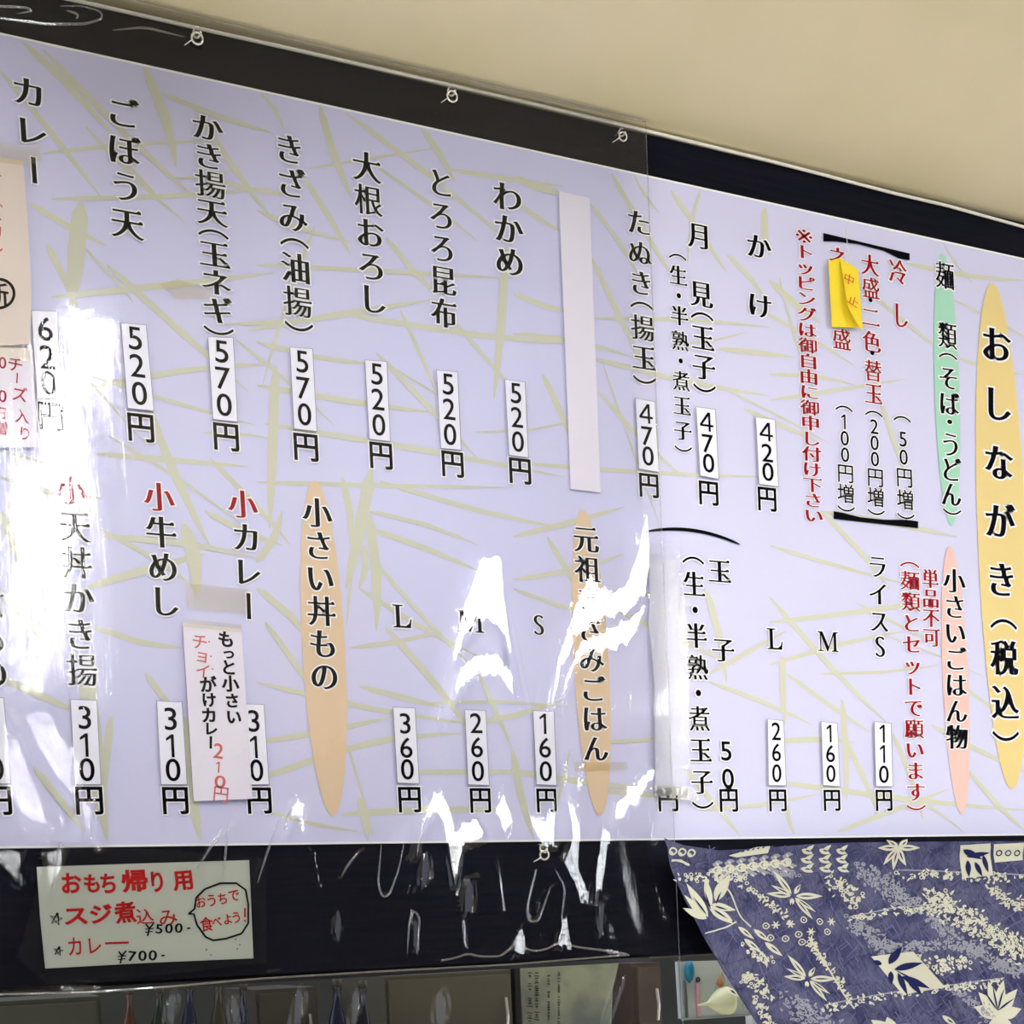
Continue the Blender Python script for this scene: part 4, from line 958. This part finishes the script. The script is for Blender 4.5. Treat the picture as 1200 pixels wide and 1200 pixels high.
M['hatch'] = mat('pale_indigo_streaks', (92, 94, 126), .9, .1)
for nm, pr, mm in (('streak_pattern', c3, 'hatch'), ('cream_pattern', c1, 'cream'), ('faded_pattern', c2, 'greycream'), ('navy_pattern', dk, 'dye')): link(nm, pr.v, pr.f, M[mm], co, kind='stuff')

# ------------------------------------------------------------------ kitchen seen below the panel
K = 0.35
M['rack'] = mat('rack_white', (196, 208, 206), 0.4)
rk = empty('utensil_board', W(850, 1195, K), 'pale utensil board hanging behind the curtain edge', 'board')
link('panel', *slab([(795, 1127), (960, 1122), (960, 1183), (880, 1188), (799, 1194)], K, 0.012), M['rack'], rk)
link('stand_leg', *tube([W(880, 1150, K + .02), W(880, 1150, K + .02) * [1, 1, 0]], .012, 8), M['fixture'], rk)
link('rim', *tube([W(795, 1126, K - .004), W(797, 1160, K - .004), W(799, 1195, K - .004), W(880, 1189, K - .004), W(960, 1184, K - .004)], 0.0016, 6), mat('rack_rim', (150, 160, 160), .4), rk)
def lathe(axis0, axis1, prof, seg=20):
    a, b = np.array(axis0), np.array(axis1); t = _n(b - a); L = np.linalg.norm(b - a); u = _n(np.cross(t, [0.1, 1, 0.2])); w = np.cross(t, u); V, Fc = [], []
    for s, r in prof:
        for k_ in range(seg): an = 2 * math.pi * k_ / seg; V.append(a + t * L * s + r * (math.cos(an) * u + math.sin(an) * w))
    for i in range(len(prof) - 1):
        for k_ in range(seg): Fc.append((i * seg + k_, i * seg + (k_ + 1) % seg, (i + 1) * seg + (k_ + 1) % seg, (i + 1) * seg + k_))
    Fc += [tuple(range(seg - 1, -1, -1)), tuple((len(prof) - 1) * seg + k_ for k_ in range(seg))]
    return V, Fc
o = empty('blue_ladle', W(807, 1145, K - .02), 'blue ladle with a grey handle on the utensil board', 'ladle')
vv, ff = lathe(W(808, 1126, K - .008), W(808, 1152, K - .008), [(0, .001), (.08, .006), (.3, .0085), (.6, .009), (.85, .006), (1, .001)]); link('bowl', vv, ff, mat('ladle_blue', (28, 120, 150), .3), o, smooth=True)
link('handle', *tube([W(802, 1149, K - .008), W(804, 1170, K - .004), W(805, 1192, K - .002)], .0024, 8), mat('handle_grey', (90, 100, 108), .4), o, smooth=True)
o = empty('pink_spatula', W(818, 1170, K - .02), 'slim pink spatula with a dark tip on the utensil board', 'spatula')
link('handle', *tube([W(817, 1152, K - .003), W(818, 1172, K - .003), W(819, 1191, K - .003)], .0034, 8), mat('spatula_pink', (220, 160, 178), .4), o, smooth=True)
link('hanging_loop', *ring(W(818, 1148, K - .002), .0032, .0014, (0, 1, 0)), mat('loop_dark', (60, 40, 50), .4), o, smooth=True)
o = empty('funnel', W(838, 1175, K - .03), 'pale yellow plastic funnel lying sideways on the utensil board', 'funnel')
vv, ff = lathe(W(818, 1178, K - .022), W(855, 1172, K - .022), [(0, .0016), (.2, .0026), (.32, .0042), (.5, .014), (.72, .0225), (.92, .0245), (1, .0235), (.98, .021)], 28); link('cone', vv, ff, mat('funnel_yellow', (226, 232, 190), .35), o, smooth=True)
o = empty('small_strainer', W(844, 1152, K - .02), 'small amber wire strainer above the funnel', 'strainer')
link('frame', *tube([W(838, 1158, K - .01), W(841, 1147, K - .012), W(845, 1137, K - .012), W(849, 1148, K - .012), W(847, 1158, K - .01)], .0011, 6), mat('wire_tan', (190, 170, 140), .4), o)
link('cup', *lathe(W(844, 1144, K - .014), W(844, 1157, K - .014), [(0, .001), (.4, .005), (.8, .006), (1, .002)]), mat('amber', (178, 120, 80), .4), o, smooth=True)
o = empty('metal_clip', W(873, 1178, K - .02), 'small steel clip at the right of the funnel', 'clip'); link('clip_loop', *ring(W(874, 1179, K - .001), .005, .0013, (.1, 1, 0), gap=1.2), M['steel'], o, smooth=True)
o = empty('yellow_cap', W(869, 1165, K - .005), 'yellow plastic cap half behind the curtain edge', 'clip'); link('cap_body', *lathe(W(866, 1160, K - .01), W(872, 1168, K - .02), [(0, .005), (.5, .0065), (1, .004)]), mat('cap_yellow', (215, 205, 80), .4), o, smooth=True)  # a small yellow cap, not a clip
link('wooden_batten', *slab([(868, 1119), (960, 1117), (960, 1122), (876, 1124)], K - .01, .02), mat('batten_wood', (178, 140, 110), .6), label='short pale wooden batten on top of the utensil board', cat='wood strip')

K2 = 0.60
o = empty('wall_notice', W(680, 1200, K2), 'faded greenish notice sheet with rows of dark writing behind the vinyl', 'notice')
link('sheet_of_paper', *slab([(608, 1122), (727, 1120), (718, 1160), (714, 1260), (616, 1260)], K2, .002), mat('notice_paper', (160, 166, 138), .7, noise=((14, 14, 14), (120, 126, 118), .4, .7)), o)
k = Ink(K2 - 0.002); R = random.Random(3)
for cx in (621, 629, 643, 655):
    y = 1140
    while y < 1215:
        if R.random() < .82:
            w = R.uniform(3, 7) if cx < 640 else R.uniform(1.5, 4); k.stroke([(cx - w / 2, y), (cx + w / 2, y + R.uniform(-.6, .8))], 1.0)
            if R.random() < .5: k.stroke([(cx, y - 1.4), (cx + .3, y + 1.6)], .9)
        y += R.uniform(2.3, 4.2)
k.build('faded_writing', mat('faded_ink', (52, 56, 52), .6), o)
link('notice_frame_post', *slab([(603, 1115), (609, 1115), (612, 1260), (606, 1260)], K2 - .01, .02), mat('post_dark', (22, 24, 26), .5), label='dark upright post left of the faded notice', cat='post')
def cabinet(x0, x1, y1, color, label, depth=.3, k0=K2):
    a, b = W(x0, 1180, k0), W(x1, 1180, k0); zt_ = W((x0 + x1) / 2, y1, k0)[2]
    o = empty('kitchen_cabinet', (a[0], k0, 1.0), label, 'cabinet'); mm = mat('cabinet_paint', color, .45, .4)
    link('body', *box(a[0], b[0], k0, k0 + depth, 0.9, zt_), mm, o)
    link('door', *box(a[0] + .006, b[0] - .006, k0 - .012, k0, 0.92, zt_ - .008), mm, o)
    link('handle', *tube([(b[0] - .02, k0 - .02, zt_ - .05), (b[0] - .02, k0 - .026, zt_ - .08), (b[0] - .02, k0 - .02, zt_ - .11)], .003, 8), M['steel'], o)
cabinet(452, 600, 1140, (96, 92, 78), 'brownish grey kitchen cabinet left of the faded notice')
cabinet(-60, 118, 1172, (92, 94, 80), 'olive grey kitchen cabinet at the lower left corner')
cabinet(742, 775, 1128, (86, 74, 64), 'narrow brown kitchen cabinet between notice and utensil board')
cabinet(300, 372, 1158, (84, 80, 70), 'low grey brown kitchen cabinet left of centre', k0=.8)
def bottle(px, ytop, w, color, label):
    b_ = W(px, 1300, .5); t_ = W(px, ytop, .5); r = w * .00125 / 2
    o = empty('bottle', b_, label, 'bottle', 'dark bottles on the kitchen shelf')
    vv, ff = lathe(b_, t_, [(0, r * .9), (.03, r), (.55, r), (.72, r * .7), (.82, r * .36), (.93, r * .34), (.94, r * .42), (1, r * .42)]); link('glass', vv, ff, mat('bottle_glass', color, .15, .6), o, smooth=True)
    h = np.array(t_) - np.array(b_); link('cap', *lathe(np.array(b_) + h * .955, np.array(t_) + h * .02, [(0, r * .46), (1, r * .44)], 14), mat('bottle_cap', (70, 66, 50), .4), o, smooth=True)
for i, (px, yt, w, c, l) in enumerate([(152, 1160, 22, (80, 50, 26), 'amber bottle, leftmost under the takeaway sign'), (186, 1158, 26, (38, 50, 36), 'dark green bottle right of the amber one'), (222, 1152, 26, (34, 40, 62), 'dark blue bottle below the middle of the takeaway sign'),
                                       (256, 1150, 28, (62, 60, 44), 'olive bottle below the speech bubble of the sign'), (285, 1154, 22, (24, 32, 54), 'blue bottle just right of the olive one'), (395, 1150, 30, (22, 30, 54), 'wide blue bottle left of the brownish cabinet'), (425, 1152, 26, (22, 24, 40), 'near-black bottle beside the brownish cabinet')]):
    bottle(px, yt, w, c, l)
shz = W(400, 1300, .5)[2]
link('kitchen_shelf', *box(-.3, 1.1, .38, .58, shz - .02, shz), mat('shelf_wood', (70, 60, 48), .6), label='dark shelf carrying the row of bottles in the kitchen', cat='shelf')
# unseen lamp added behind the panel to brighten the utensils
o = empty('added_kitchen_light', (1.15, .24, OZ + .3), 'small tube light added behind the panel to brighten the kitchen utensils', 'added light')
link('lamp_tube', *tube([(0.75, .22, OZ + .22), (1.35, .22, OZ + .22)], .012, 12), mat('added_kitchen_glow', (255, 250, 240), .5, emit=((1, .97, .9), 9.0)), o, smooth=True)
link('bracket', *tube([(1.05, .22, OZ + .232), (1.05, .2, OZ + .26), (1.05, .122, OZ + .26)], .004, 8), M['fixture'], o)

bpy.data.objects.remove(_to); bpy.data.curves.remove(_tc)
